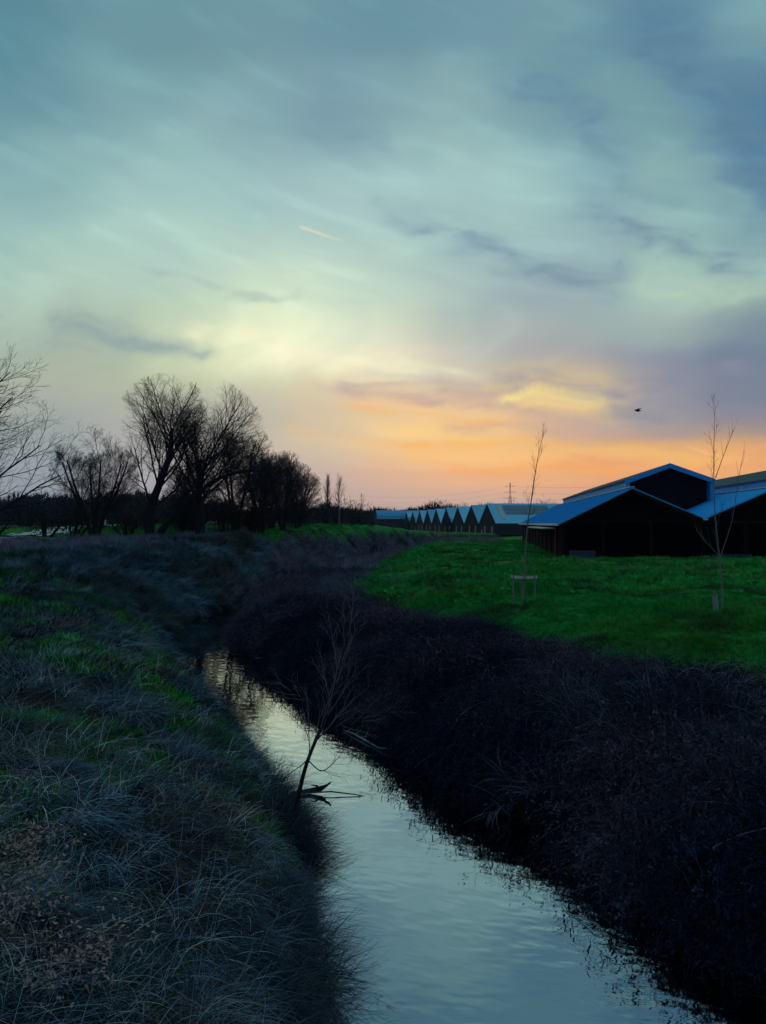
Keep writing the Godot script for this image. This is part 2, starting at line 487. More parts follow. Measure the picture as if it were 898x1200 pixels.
func make_sky() -> Sky:
	west = [[0.0, srgb(192, 170, 166)], [5.0, srgb(188, 172, 164)], [10.0, srgb(176, 186, 174)], [20.0, srgb(150, 182, 180)], [34.0, srgb(108, 148, 162)], [55.0, srgb(126, 168, 186)], [90.0, srgb(146, 188, 208)]]
	east = [[0.0, srgb(108, 104, 126)], [10.0, srgb(98, 108, 134)], [30.0, srgb(92, 116, 148)], [60.0, srgb(124, 162, 188)], [90.0, srgb(146, 188, 208)]]
	var W := 4096
	var H := 2048
	var low := Image.create(256, 128, false, Image.FORMAT_RGBF)
	for y in 128:
		for x in 256:
			low.set_pixel(x, y, wide_sky((x + 0.5) / 256.0 * 360.0 - 180.0, 90.0 - (y + 0.5) / 128.0 * 180.0).srgb_to_linear())
	low.resize(W, H, Image.INTERPOLATE_CUBIC)
	# the western window in finer detail
	var x0 := W / 2 - 480
	var x1 := W / 2 + 480
	var y0 := int((90.0 - 44.0) / 180.0 * H)
	var y1 := H / 2 + 4
	var gw := 120
	var gh := int(120.0 * (y1 - y0) / (x1 - x0)) + 1
	var px := PackedFloat32Array()
	var pc := PackedColorArray()
	for r in SKY_ROWS:
		for p in r[1]:
			px.append(p[0]); px.append(r[0])
			pc.append(srgb(p[1], p[2], p[3]) * (1.06 if r[0] >= 200 and r[0] <= 330 else 1.0))
	var fine := Image.create(gw, gh, false, Image.FORMAT_RGBF)
	for y in gh:
		for x in gw:
			var az := (x0 + (x + 0.5) / gw * (x1 - x0)) / W * 360.0 - 180.0
			var el := 90.0 - (y0 + (y + 0.5) / gh * (y1 - y0)) / H * 180.0
			var ta := tan(deg_to_rad(az))
			var sx := 449.0 + 906.0 * ta
			var sy := 613.5 - 906.0 * tan(deg_to_rad(el)) * sqrt(1.0 + ta * ta)
			var ws := 0.0
			var c := Color(0, 0, 0)
			for k in pc.size():
				var dx := (px[2 * k] - sx) / 60.0
				var dy := (px[2 * k + 1] - sy) / lerpf(42.0, 18.0, smoothstep(300.0, 430.0, sy))
				var q := dx * dx + dy * dy
				if q < 12.0:
					var w := exp(-q * 0.7)
					ws += w
					c += pc[k] * w
			var w0 := 0.012
			c += wide_sky(az, el) * w0
			fine.set_pixel(x, y, c * (1.0 / (ws + w0)))
	fine.resize(x1 - x0, y1 - y0, Image.INTERPOLATE_CUBIC)
	for b in SKY_BANDS: cloud_band(fine, b, x0, y0, W, H)
	var f1 := FastNoiseLite.new(); f1.seed = 11; f1.frequency = 1.0; f1.fractal_octaves = 3; f1.fractal_gain = 0.45
	var f2 := FastNoiseLite.new(); f2.seed = 23; f2.frequency = 1.0; f2.fractal_octaves = 4; f2.fractal_gain = 0.5
	var ww := x1 - x0
	var hh := y1 - y0
	for y in hh:
		var el := 90.0 - (y0 + y + 0.5) / H * 180.0
		var flat := lerpf(1.0, 2.6, 1.0 - smoothstep(3.0, 16.0, el))   # clouds near the horizon are seen edge on
		var feather_y := smoothstep(0.0, 60.0, float(y))
		for x in ww:
			var az := (x0 + x + 0.5) / W * 360.0 - 180.0
			var a := f1.get_noise_2d(az * 0.10, el * 0.22 * flat)
			var b := f1.get_noise_2d(az * 0.10 + 31.0, el * 0.22 * flat + 17.0)
			# domain warp: the colour field is combed into wisps
			var sx := clampi(int(x + 20.0 * a), 0, ww - 1)
			var sy := clampi(int(y + (9.0 / flat) * b * smoothstep(0.0, 6.0, el) + 4.0 * a), 0, hh - 1)
			var c := fine.get_pixel(sx, sy)
			var st := f2.get_noise_2d((az - 0.5 * el) * 0.07 + 0.2 * a, (el + az * 0.28 * smoothstep(2.0, 18.0, el)) * 0.42 * flat + 0.2 * b)
			var veil := smoothstep(-0.1, 0.6, st) * lerpf(0.025, 0.07, smoothstep(4.0, 14.0, el))
			var tint := c.lerp(srgb(128, 140, 165), veil)
			var glow := smoothstep(0.0, 0.6, -st) * lerpf(0.012, 0.035, smoothstep(4.0, 14.0, el))
			c = tint * (1.0 + glow)
			var e := minf(smoothstep(0.0, 70.0, float(x)), smoothstep(0.0, 70.0, float(ww - 1 - x))) * feather_y
			var o := low.get_pixel(x0 + x, y0 + y)
			low.set_pixel(x0 + x, y0 + y, o.lerp(c.srgb_to_linear(), e))
	# two vapour trails caught by the last sun
	for t in [[[350.0, 263.5], [407.0, 283.0], 2.6, srgb(244, 226, 180), 0.9], [[805.0, 523.0], [862.0, 541.0], 1.6, srgb(255, 205, 140), 0.3]]:
		for q in 500:
			var f := q / 499.0
			var sx: float = lerpf(t[0][0], t[1][0], f)
			var sy: float = lerpf(t[0][1], t[1][1], f)
			var ta := (sx - 449.0) / 906.0
			var az := rad_to_deg(atan(ta))
			var el := rad_to_deg(atan((613.5 - sy) / 906.0 / sqrt(1.0 + ta * ta)))
			var fx := (az + 180.0) / 360.0 * W - 0.5
			var fy := (90.0 - el) / 180.0 * H - 0.5
			for oy in range(-2, 3):
				for ox in range(-1, 3):
					var ix := int(floor(fx)) + ox
					var iy := int(floor(fy)) + oy
					var r2 := pow(ix - fx, 2) + pow(iy - fy, 2)
					var w: float = exp(-r2 * t[2]) * t[4] * 0.12 * sin(PI * pow(f, 0.5))
					low.set_pixel(ix, iy, low.get_pixel(ix, iy).lerp(t[3].srgb_to_linear(), w))
	var img := Image.create(W, H, false, Image.FORMAT_RGBF)   # north of the picture's edge: the west lies at u = 0
	img.blit_rect(low, Rect2i(W / 2, 0, W / 2, H), Vector2i(0, 0))
	img.blit_rect(low, Rect2i(0, 0, W / 2, H), Vector2i(W / 2, 0))
	var m := PanoramaSkyMaterial.new()
	m.panorama = ImageTexture.create_from_image(img)
	var s := Sky.new()
	s.sky_material = m
	return s

# ------------------------------------------------------------------ ground cover
# a round sod of blades; tones vary from blade to blade
func tuft(seed_: int, blades: int, spread: float, hmin: float, hmax: float, w: float, lean: float, droop: float, segs: int, bias := 0.0, tone := 0.35, clumps := 0) -> ArrayMesh:
	rng.seed = seed_
	var g := Geo.new()
	var cs := []
	for _k in clumps:
		var a := rng.randf() * TAU
		var rr := sqrt(rng.randf()) * spread
		cs.append([Vector3(cos(a) * rr, 0, sin(a) * rr), rng.randf() * TAU, exp(rng.randfn() * 0.3)])
	for _b in blades:
		var a := rng.randf() * TAU
		var rr := sqrt(rng.randf()) * spread
		var p := Vector3(cos(a) * rr, -0.04, sin(a) * rr)
		var a2 := rng.randf() * TAU
		var k2 := 1.0
		if clumps > 0 and rng.randf() < 0.8:
			var k: Array = cs[rng.randi() % clumps]
			p = k[0] + Vector3(rng.randfn() * 0.05, -0.04, rng.randfn() * 0.05)
			a2 = k[1] + rng.randfn() * 0.5
			k2 = k[2]
		var le := lean * (0.3 + rng.randf())
		var d := Vector3(cos(a2) * le + bias, 1.0, sin(a2) * le).normalized()
		var cu := Vector3(rng.randfn() * 0.08 + bias * 0.12, 0, rng.randfn() * 0.08)
		g.blade(p, d, rng.randf_range(hmin, hmax), w * rng.randf_range(0.6, 1.2), droop * rng.randf_range(0.4, 1.4), cu, segs)
		var t := exp(rng.randfn() * tone) * k2
		g.tint(Color(t * (1.0 + rng.randfn() * 0.1), t, t * (1.0 + rng.randfn() * 0.08)))
	return g.mesh()

func bramble_clump(seed_: int, canes: int, leaves: int, spread: float) -> ArrayMesh:
	rng.seed = seed_
	var g := Geo.new()
	for _c in canes:
		var a := rng.randf() * TAU
		var rr := sqrt(rng.randf()) * spread
		var a0 := rng.randf() * TAU
		var p := Vector3(cos(a0) * rr, 0.0, sin(a0) * rr)
		var d := Vector3(cos(a) * 0.5, 1.0, sin(a) * 0.5).normalized()
		var pts := PackedVector3Array()
		var rad := PackedFloat32Array()
		var ln := rng.randf_range(0.8, 1.8)
		var n := 7
		var out := Vector3(cos(a), 0, sin(a))
		for q in n + 1:
			pts.append(p)
			rad.append(lerpf(0.007, 0.003, float(q) / n))
			p += d * ln / n
			d = (d + out * 0.16 + Vector3.DOWN * 0.27 + Vector3(rng.randfn(), rng.randfn(), rng.randfn()) * 0.14).normalized()
		g.tube(pts, rad, 3)
		var t := exp(rng.randfn() * 0.45)
		if rng.randf() < 0.06: t = 3.5
		g.tint(Color(t, t, t))
		for _l in leaves:
			var k := rng.randi_range(2, n)
			var lp := pts[k] + Vector3(rng.randfn(), rng.randfn(), rng.randfn()) * 0.06
			var ld := Vector3(rng.randfn(), rng.randfn() - 0.4, rng.randfn()).normalized()
			g.blade(lp, ld, rng.randf_range(0.05, 0.11), rng.randf_range(0.025, 0.05), 0.25, Vector3.ZERO, 1)
			t = exp(rng.randfn() * 0.5)
			if rng.randf() < 0.10: t *= 5.0
			g.tint(Color(t * 1.05, t * 0.97, t))
		for _t in 3:
			var k := rng.randi_range(2, n - 1)
			var td := Vector3(rng.randfn(), rng.randf() * 1.2, rng.randfn()).normalized()
			g.blade(pts[k], td, rng.randf_range(0.15, 0.4), 0.008, 0.15, Vector3(rng.randfn(), 0, rng.randfn()) * 0.1, 3)
			t = exp(rng.randfn() * 0.5)
			g.tint(Color(t, t, t))
	return g.mesh()

func hue(c: Color, spread: float) -> Color:
	var k := exp(rng.randfn() * spread)
	return Color(c.r * k * (1.0 + rng.randfn() * 0.12), c.g * k * (1.0 + rng.randfn() * 0.06), c.b * k * (1.0 + rng.randfn() * 0.10))

# stands a clump on the slope at (x, d): its own y follows the ground, its own x points yaw (0 = downhill)
func on_slope(x: float, d: float, yaw: float, sc: Vector3, follow := 1.0) -> Basis:
	var gx := (ground(x + 0.35, d) - ground(x - 0.35, d)) / 0.7 * follow
	var gd := (ground(x, d + 0.35) - ground(x, d - 0.35)) / 0.7 * follow
	var up := Vector3(-gx, 1.0, gd).normalized()
	var down := Vector3(-gx, 0.0, gd)
	if down.length_squared() < 1e-6: down = Vector3.RIGHT
	down = (down - up * down.dot(up)).normalized()
	return (Basis(up, yaw) * Basis(down, up, down.cross(up))).scaled_local(sc)

func stuff(called: String, label: String, category: String) -> Node3D:
	var o := thing(called, label, category)
	o.set_meta("kind", "stuff")
	return o

func in_view(x: float, d: float, margin := 0.12) -> bool:
	return d > 1.5 and absf(x) < d * (0.5 + margin) + 1.2

func make_lawn():
	var m := foliage(0.25)
	var near := [tuft(101, 230, 0.5, 0.06, 0.16, 0.011, 0.6, 0.14, 3, 0.15, 0.3, 14), tuft(102, 230, 0.5, 0.06, 0.22, 0.011, 0.7, 0.18, 3, 0.15, 0.3, 10)]
	var far := [tuft(103, 260, 0.95, 0.08, 0.22, 0.026, 0.6, 0.14, 2, 0.15, 0.3, 16), tuft(104, 260, 0.95, 0.08, 0.28, 0.028, 0.7, 0.18, 2, 0.15, 0.3, 12)]
	var root := stuff("lawn_grass", "bright green grass covering the slope below the barns", "grass")
	var bufs := [PackedFloat32Array(), PackedFloat32Array(), PackedFloat32Array(), PackedFloat32Array()]
	rng.seed = 7
	for pass_ in 2:
		var fr := pass_ == 1
		for q in (9000 if fr else 9000):
			var lo := 30.0 if fr else 13.0
			var hi := 120.0 if fr else 30.5
			var d := sqrt(lerpf(lo * lo, hi * hi, pow(rng.randf(), 1.6 if fr else 1.0)))
			var x := rng.randf_range(-0.4, 0.62) * d
			var l := lateral(x, d)
			if rng.randf() > is_lawn(l, x, d) or not in_view(x, d): continue
			if l.x < 0.0 and d < 57.0: continue
			if x > 13.0 + (d - 58.0) * 0.128 and x < 46.0 and d > 58.5 - (x - 13.5) * 0.128 and d < 120.0: continue
			var k := (2 if fr else 0) + rng.randi() % 2
			var pn := noise_b.get_noise_2d(x * 1.3, d * 1.3)
			var c := hue(Color(0.03, 0.33, 0.06), 0.2)
			if pn > 0.12: c = c.lerp(Color(0.07, 0.27, 0.04), minf(0.8, (pn - 0.12) * 3.0))
			if noise_b.get_noise_2d(x * 3.0 + 40.0, d * 3.0) > 0.2: c = c.lerp(Color(0.05, 0.075, 0.04), 0.7)
			var s := rng.randf_range(0.7, 1.1)
			var h := s * maxf(0.4, 1.0 + 1.5 * noise_a.get_noise_2d(x * 9.0, d * 9.0))
			row(bufs[k], on_slope(x, d, rng.randfn() * 0.8, Vector3(s, h, s)), spot(x, d), c)
	for k in 2: copies("sod", near[k], bufs[k], m, root)
	for k in 2: copies("sod", far[k], bufs[2 + k], m, root)

func make_left_bank():
	var m := foliage(0.12)
	var dead := [tuft(201, 120, 0.42, 0.3, 0.8, 0.013, 0.6, 0.28, 6, 0.9, 0.8, 6), tuft(202, 120, 0.42, 0.25, 0.65, 0.013, 0.9, 0.3, 5, 0.6, 0.8, 8), tuft(203, 100, 0.42, 0.4, 1.0, 0.012, 0.6, 0.26, 6, 1.0, 0.8, 5)]
	var wide := [tuft(204, 110, 0.42, 0.3, 0.8, 0.018, 0.6, 0.24, 5, 0.7, 0.8, 6), tuft(205, 110, 0.42, 0.25, 0.65, 0.018, 0.9, 0.28, 4, 0.5, 0.8, 8), tuft(206, 90, 0.42, 0.4, 1.0, 0.016, 0.6, 0.22, 5, 0.9, 0.8, 5)]
	var green := [tuft(211, 150, 0.32, 0.08, 0.26, 0.012, 0.6, 0.2, 3, 0.2, 0.3, 8), tuft(212, 90, 0.32, 0.06, 0.2, 0.03, 0.9, 0.3, 3, 0.1, 0.35, 7)]
	var root := stuff("dead_grass", "long grey dead grass lying over the bank beside the water", "dead grass")
	var root2 := stuff("bank_grass", "dark green grass tufts showing between the dead grass", "grass")
	var bufs := [PackedFloat32Array(), PackedFloat32Array(), PackedFloat32Array(), PackedFloat32Array(), PackedFloat32Array(), PackedFloat32Array()]
	var gbuf := [PackedFloat32Array(), PackedFloat32Array()]
	rng.seed = 17
	for q in 5600:
		var d := 2.6 * pow(17.0, pow(rng.randf(), 0.75))
		var x := rng.randf_range(-0.66, 0.2) * d - rng.randf() * 1.5
		var l := lateral(x, d)
		if l.x > 0.0 or l.y < 0.0 or not in_view(x, d, 0.16): continue
		if d > 34.0 and l.y < 9.0: continue
		var pn := noise_b.get_noise_2d(x * 4.0 + 70.0, d * 4.0)
		var gshare := smoothstep(-0.16, 0.02, pn) * 0.85 * smoothstep(0.2, 1.2, l.y)
		if d < 6.5: gshare *= 0.45
		if d > 22.0: gshare = maxf(gshare, 0.75 * smoothstep(7.0, 10.0, l.y))
		var yaw := rng.randfn() * 0.6
		var big := 1.0 + 0.5 * smoothstep(14.0, 30.0, d)
		if rng.randf() < gshare:
			var s := rng.randf_range(0.7, 1.3) * big
			row(gbuf[rng.randi() % 2], on_slope(x, d, yaw, Vector3(s, s, s)), spot(x, d), hue(Color(0.026, 0.19, 0.024), 0.4))
		else:
			var s := rng.randf_range(0.6, 1.1) * big
			var sheaf := noise_a.get_noise_2d(x * 14.0 + 33.0, d * 14.0)
			var c := hue(Color(0.024, 0.05, 0.064), 0.4)
			if sheaf > 0.12: c = hue(Color(0.11, 0.165, 0.20), 0.35)
			elif rng.randf() < 0.2: c = hue(Color(0.10, 0.075, 0.055), 0.3)
			row(bufs[rng.randi() % 3 + (3 if d > 12.0 else 0)], on_slope(x, d, yaw, Vector3(s, s * rng.randf_range(0.45, 0.9), s)), spot(x, d), c)
	for k in 3:
		copies("clump", dead[k], bufs[k], m, root)
		copies("clump", wide[k], bufs[3 + k], m, root)
	for k in 2: copies("tuft", green[k], gbuf[k], m, root2)
	# single pale straws lying on top
	var straw := [tuft(231, 14, 0.4, 0.3, 0.8, 0.007, 1.0, 0.22, 6, 0.5, 0.4), tuft(232, 12, 0.4, 0.3, 0.7, 0.006, 1.4, 0.3, 6, 0.2, 0.4)]
	var root4 := stuff("pale_straws", "pale bent straws scattered over the grassy bank", "dead grass")
	var pb := [PackedFloat32Array(), PackedFloat32Array()]
	for q in 1100:
		var d := 3.0 * pow(8.0, rng.randf())
		var x := rng.randf_range(-0.6, 0.1) * d
		var l := lateral(x, d)
		if l.x > 0.0 or l.y < 0.2 or not in_view(x, d): continue
		row(pb[rng.randi() % 2], on_slope(x, d, rng.randfn(), Vector3.ONE * rng.randf_range(0.7, 1.1)), spot(x, d, 0.12), hue(Color(0.34, 0.36, 0.36), 0.3))
	for k in 2: copies("straw_clump", straw[k], pb[k], m, root4)
	# long stalks hanging over the water at the near edge
	var stalk := [tuft(221, 30, 0.14, 0.5, 1.35, 0.010, 0.6, 0.14, 8, 0.9, 0.4), tuft(222, 26, 0.16, 0.5, 1.1, 0.009, 0.9, 0.12, 8, 0.5, 0.4)]
	var root3 := stuff("overhanging_stalks", "thin dry stalks arching out over the near edge of the stream", "dead grass")
	var sb := [PackedFloat32Array(), PackedFloat32Array()]
	rng.seed = 27
	for q in 420:
		var d := rng.randf_range(5.0, 15.0)
		var c := at_table(lut.xc, -60.0, 0.5, d) - at_table(lut.hw, -60.0, 0.5, d)
		var x := c + 0.1 - rng.randf() * 0.6
		if noise_b.get_noise_2d(d * 6.0, 3.0) < -0.2: continue
		row(sb[rng.randi() % 2], on_slope(x, d, rng.randfn() * 0.7, Vector3.ONE * rng.randf_range(0.6, 1.1), 0.4), spot(x, d), hue(Color(0.035, 0.05, 0.06), 0.4))
	for k in 2: copies("stalk_clump", stalk[k], sb[k], m, root3)

func make_reeds():
	var m := foliage(0.12)
	var reed := [tuft(301, 190, 0.8, 0.6, 1.4, 0.022, 0.5, 0.2, 5, 0.6, 0.45, 9), tuft(302, 190, 0.8, 0.5, 1.1, 0.02, 0.7, 0.24, 5, 0.7, 0.45, 12)]
	var root := stuff("reed_bank", "blue grey reeds drooping down the outer bank of the bend", "reeds")
	var bufs := [PackedFloat32Array(), PackedFloat32Array()]
	rng.seed = 33
	for q in 3200:
		var d := rng.randf_range(31.0, 66.0)
		var x := -9.0 - rng.randf() * 24.0
		var l := lateral(x, d)
		if l.x > 0.0 or l.y < 0.0 or l.y > 11.0 or not in_view(x, d): continue
		if d < 36.0 and rng.randf() > (d - 31.0) / 5.0: continue
		if l.y > 8.0 and rng.randf() < (l.y - 8.0) / 3.0: continue
		var s := rng.randf_range(0.6, 1.0) * (1.0 - 0.045 * l.y)
		var pn := noise_b.get_noise_2d(x * 1.5, d * 1.5)
		var c := hue(Color(0.095, 0.165, 0.20), 0.3)
		if pn > 0.12: c = hue(Color(0.06, 0.08, 0.075), 0.3)
		row(bufs[rng.randi() % 2], on_slope(x, d, rng.randfn() * 0.5, Vector3(s, s, s)), spot(x, d), c)
	for k in 2: copies("reed_clump", reed[k], bufs[k], m, root)
	# brown scrub that fills the ditch beyond the bend
	var scrub := [tuft(311, 190, 1.1, 0.5, 1.3, 0.022, 0.9, 0.05, 4, 0.0, 0.45, 16), tuft(312, 190, 1.1, 0.4, 1.1, 0.024, 1.2, 0.09, 4, 0.0, 0.45, 10)]
	var root2 := stuff("ditch_scrub", "brown purple dry scrub filling the ditch beyond the bend", "scrub")
	var b2 := [PackedFloat32Array(), PackedFloat32Array()]
	for q in 6500:
		var d := 44.0 * pow(3.6, rng.randf())
		var c0 := at_table(lut.xc, -60.0, 0.5, d)
		var x := c0 + rng.randf_range(-22.0, 8.0)
		var l := lateral(x, d)
		if rng.randf() < is_lawn(l, x, d): continue
		if l.x < 0.0 and d < 62.0 and l.y < 9.0 and rng.randf() < 0.8: continue
		if not in_view(x, d): continue
		var s := rng.randf_range(0.5, 1.05)
		if l.y > 3.0: s *= 0.6
		if l.x > 0.0 and l.y > 2.0: s *= 0.6
		var c := hue(Color(0.18, 0.16, 0.205), 0.3)
		if noise_b.get_noise_2d(x, d) > 0.1: c = hue(Color(0.165, 0.18, 0.225), 0.25)
		row(b2[rng.randi() % 2], on_slope(x, d, rng.randf() * TAU, Vector3(s, s, s)), spot(x, d), c)
	for k in 2: copies("scrub_clump", scrub[k], b2[k], m, root2)
	# pale dry seed heads between the far lawns
	var pale := tuft(321, 30, 0.6, 0.5, 1.1, 0.03, 0.4, 0.05, 3)
	var root3 := stuff("pale_reed_patch", "pale dry reed patch on the lawn in front of the gabled sheds", "reeds")
	var b3 := PackedFloat32Array()
	rng.seed = 41
	for q in 420:
		var d := rng.randf_range(98.0, 132.0)
		var x := (0.045 + 0.11 * rng.randf()) * d
		if rng.randf() > 1.4 - absf(x / d - 0.10) * 16.0: continue
		var s := rng.randf_range(0.4, 0.9)
		row(b3, on_slope(x, d, rng.randf() * TAU, Vector3(s, s, s)), spot(x, d), hue(Color(0.22, 0.2, 0.19), 0.25))
	copies("reed_clump", pale, b3, m, root3)

func make_brambles():
	var m := foliage(0.0, 0.8)
	var ms := [bramble_clump(401, 46, 11, 0.6), bramble_clump(402, 52, 9, 0.6), bramble_clump(403, 40, 14, 0.6)]
	var root := stuff("bramble_thicket", "dark purple bramble thicket covering the steep bank under the lawn", "brambles")
	var bufs := [PackedFloat32Array(), PackedFloat32Array(), PackedFloat32Array()]
	rng.seed = 51
	for q in 4800:
		var d := 4.5 * pow(12.0, pow(rng.randf(), 0.75))
		var c0 := at_table(lut.xc, -60.0, 0.5, d)
		var bw := belt(d)
		var x := c0 + 1.4 + rng.randf() * (bw * 1.25 + 2.0)
		var l := lateral(x, d)
		if l.y < 0.1 or l.y > bw + 0.9 or not in_view(x, d, 0.16): continue
		if rng.randf() < is_lawn(l, x, d): continue
		var s := rng.randf_range(0.6, 0.95)
		var sy := s * keyed([[0.0, 1.0], [1.2, 1.3], [3.0, 1.0], [bw * 0.75 + 1.0, 0.6], [bw + 1.5, 0.35]], l.y)
		sy *= 1.0 + 0.9 * noise_a.get_noise_2d(x * 6.0, d * 6.0)
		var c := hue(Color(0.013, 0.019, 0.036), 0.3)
		var dry := noise_a.get_noise_2d(x * 5.0 + 12.0, d * 5.0) + 0.5 * smoothstep(16.0, 34.0, d) - 0.12  # noise tones, plus stronger light toward the bend put into the colour
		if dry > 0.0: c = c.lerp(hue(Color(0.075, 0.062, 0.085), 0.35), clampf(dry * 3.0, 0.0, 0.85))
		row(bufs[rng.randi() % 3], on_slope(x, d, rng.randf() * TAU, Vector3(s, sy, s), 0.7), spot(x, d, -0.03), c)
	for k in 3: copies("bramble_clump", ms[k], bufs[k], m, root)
	# long bleached canes arching out of the thicket
	rng.seed = 57
	var ac := Geo.new()
	for _c in 9:
		var a := rng.randf() * TAU
		var p := Vector3(rng.randfn() * 0.15, 0.0, rng.randfn() * 0.15)
		var d := Vector3(cos(a) * 0.4, 1.0, sin(a) * 0.4).normalized()
		var pts := PackedVector3Array(); var rad := PackedFloat32Array()
		var ln := rng.randf_range(1.4, 2.5)
		for q in 11:
			pts.append(p); rad.append(lerpf(0.007, 0.0025, q / 10.0))
			p += d * ln / 10.0
			d = (d + Vector3(cos(a), 0, sin(a)) * 0.12 + Vector3.DOWN * 0.19 + Vector3(rng.randfn(), rng.randfn(), rng.randfn()) * 0.07).normalized()
		ac.tube(pts, rad, 3)
		var t := exp(rng.randfn() * 0.4)
		ac.tint(Color(t, t, t))
		for _l in 7:
			ac.blade(pts[rng.randi_range(3, 10)], Vector3(rng.randfn(), rng.randfn(), rng.randfn()).normalized(), rng.randf_range(0.04, 0.14), 0.012, 0.2, Vector3.ZERO, 2)
			ac.tint(Color(t, t, t))
	var root6 := stuff("arching_canes", "bleached bramble canes arching above the dark thicket", "brambles")
	var cb := PackedFloat32Array()
	for q in 420:
		var d := 7.0 * pow(6.0, rng.randf())
		var bw := belt(d)
		var x := at_table(lut.xc, -60.0, 0.5, d) + 2.0 + rng.randf() * (bw + 1.0)
		var l := lateral(x, d)
		if l.y < 0.3 or l.y > bw or not in_view(x, d): continue
		if noise_b.get_noise_2d(x * 2.0 + 9.0, d * 2.0) < -0.05: continue
		var sc := rng.randf_range(0.55, 0.9)
		row(cb, on_slope(x, d, rng.randf() * TAU, Vector3(sc, sc, sc), 0.5), spot(x, d), hue(Color(0.13, 0.11, 0.12), 0.45))
	copies("cane_clump", ac.mesh(), cb, m, root6)
	# clumps of the same growth, added to darken the near grassy bank
	var nb := PackedFloat32Array()
	var root5 := stuff("added_brambles", "added dark bramble patch standing in for the shaded hollow under the withered plants", "brambles")
	for q in 26:
		var x := -2.4 + rng.randfn() * 0.55
		var d := 4.9 + rng.randfn() * 0.5
		if lateral(x, d).y < 1.0: continue
		var s := rng.randf_range(0.35, 0.55)
		row(nb, on_slope(x, d, rng.randf() * TAU, Vector3(s, s * 0.7, s), 0.8), spot(x, d, -0.03), hue(Color(0.022, 0.026, 0.04), 0.25))
	copies("bramble_clump", ms[0], nb, m, root5)
	# patches of dead grass among the brambles
	var gm := foliage(0.1)
	var dead := tuft(411, 60, 0.4, 0.4, 0.9, 0.010, 0.7, 0.3, 6, 0.6, 0.4, 4)
	var root2 := stuff("bleached_grass", "bleached grass drooping out of the bramble thicket", "dead grass")
	var b := PackedFloat32Array()
	for q in 500:
		var t := rng.randi() % 3
		var x: float = [-4.6, 5.2, -3.0][t] + rng.randfn() * 1.3
		var d: float = [33.0, 13.5, 39.0][t] + rng.randfn() * [2.6, 1.3, 3.0][t]
		var l := lateral(x, d)
		if l.x < 0.0 or l.y < 0.0: continue
		if t == 1 and rng.randf() < 0.7: continue
		var s := rng.randf_range(0.8, 1.4)
		row(b, on_slope(x, d, rng.randfn() * 0.5, Vector3(s, s, s)), spot(x, d, 0.35), hue(Color(0.11, 0.13, 0.17), 0.3))
	copies("grass_clump", dead, b, gm, root2)

# ------------------------------------------------------------------ trees
var thin := 0.005   # the finest twig a tree has, metres

# spec per level: [children, angle, length share, wander, upward pull, segments]
var crown_at := Vector3.ZERO
var crown_r := Vector3.ZERO   # the rounded outline that the twigs of a tree end in

func grow(gs: Array, level: int, p: Vector3, dir: Vector3, length: float, radius: float, spec: Array):
	var sp: Array = spec[level]
	var segs: int = sp[5]
	if crown_r.x > 0.0:
		var e := (p + dir * length - crown_at) / crown_r
		var m := e.length()
		if m > 1.0:
			var b := ((p - crown_at) / crown_r).length()
			if b > 0.97: return
			length *= clampf((1.0 - b) / maxf(m - b, 0.05), 0.12, 1.0) * rng.randf_range(0.85, 1.1)
	var pts := PackedVector3Array()
	var rad := PackedFloat32Array()
	var dirs := []
	var d := dir
	for q in segs + 1:
		pts.append(p)
		rad.append(lerpf(radius, radius * (0.35 if level < spec.size() - 1 else 0.4), float(q) / segs))
		dirs.append(d)
		p += d * (length / segs)
		d = (d + Vector3(rng.randfn(), rng.randfn() * 0.7, rng.randfn()) * sp[3] + Vector3.UP * sp[4]).normalized()
	var gi := mini(level, gs.size() - 1)
	gs[gi].tube(pts, rad, 7 if level == 0 else (5 if level == 1 else 3))
	if level + 1 >= spec.size(): return
	var cn: int = sp[0]
	var az := rng.randf() * TAU
	for k in cn:
		var t := lerpf(sp[6] if sp.size() > 6 else 0.25, 1.0, (k + rng.randf() * 0.8) / cn)
		var f := t * segs
		var qi := mini(int(f), segs - 1)
		var bp := pts[qi].lerp(pts[qi + 1], clampf(f - qi, 0, 1))
		var bd: Vector3 = dirs[qi]
		az += 2.4 + rng.randfn() * 0.4
		var s := bd.cross(Vector3(0.3, 0.2, 0.9)).normalized()
		var u := s.cross(bd)
		var an: float = sp[1] * rng.randf_range(0.7, 1.25)
		var cd := (bd * cos(an) + (s * cos(az) + u * sin(az)) * sin(an)).normalized()
		var cl: float = length * sp[2] * rng.randf_range(0.7, 1.2) * (1.15 - 0.5 * t)
		grow(gs, level + 1, bp, cd, cl, maxf(lerpf(radius, radius * 0.35, t) * 0.58, thin), spec)

func finish_tree(root: Node3D, gs: Array, bark: Material, twig: Material):
	part("trunk", gs[0], bark, root)
	part("branches", gs[1], bark, root)
	var t := part("twigs", gs[2], twig, root)
	t.set_meta("kind", "stuff")

func stem(gs: Array, pts: Array, r0: float, r1: float):
	var p := PackedVector3Array()
	var r := PackedFloat32Array()
	for q in pts.size() * 4 - 3:
		var f := q / 4.0
		var k := mini(int(f), pts.size() - 2)
		var a: Vector3 = pts[maxi(k - 1, 0)]
		var b: Vector3 = pts[k]
		var c: Vector3 = pts[k + 1]
		var e: Vector3 = pts[mini(k + 2, pts.size() - 1)]
		p.append(b.cubic_interpolate(c, a, e, f - k))
		r.append(lerpf(r0, r1, float(q) / (pts.size() * 4 - 4)) * (1.35 if q == 0 else 1.0))
	gs[0].tube(p, r, 9)
	return p

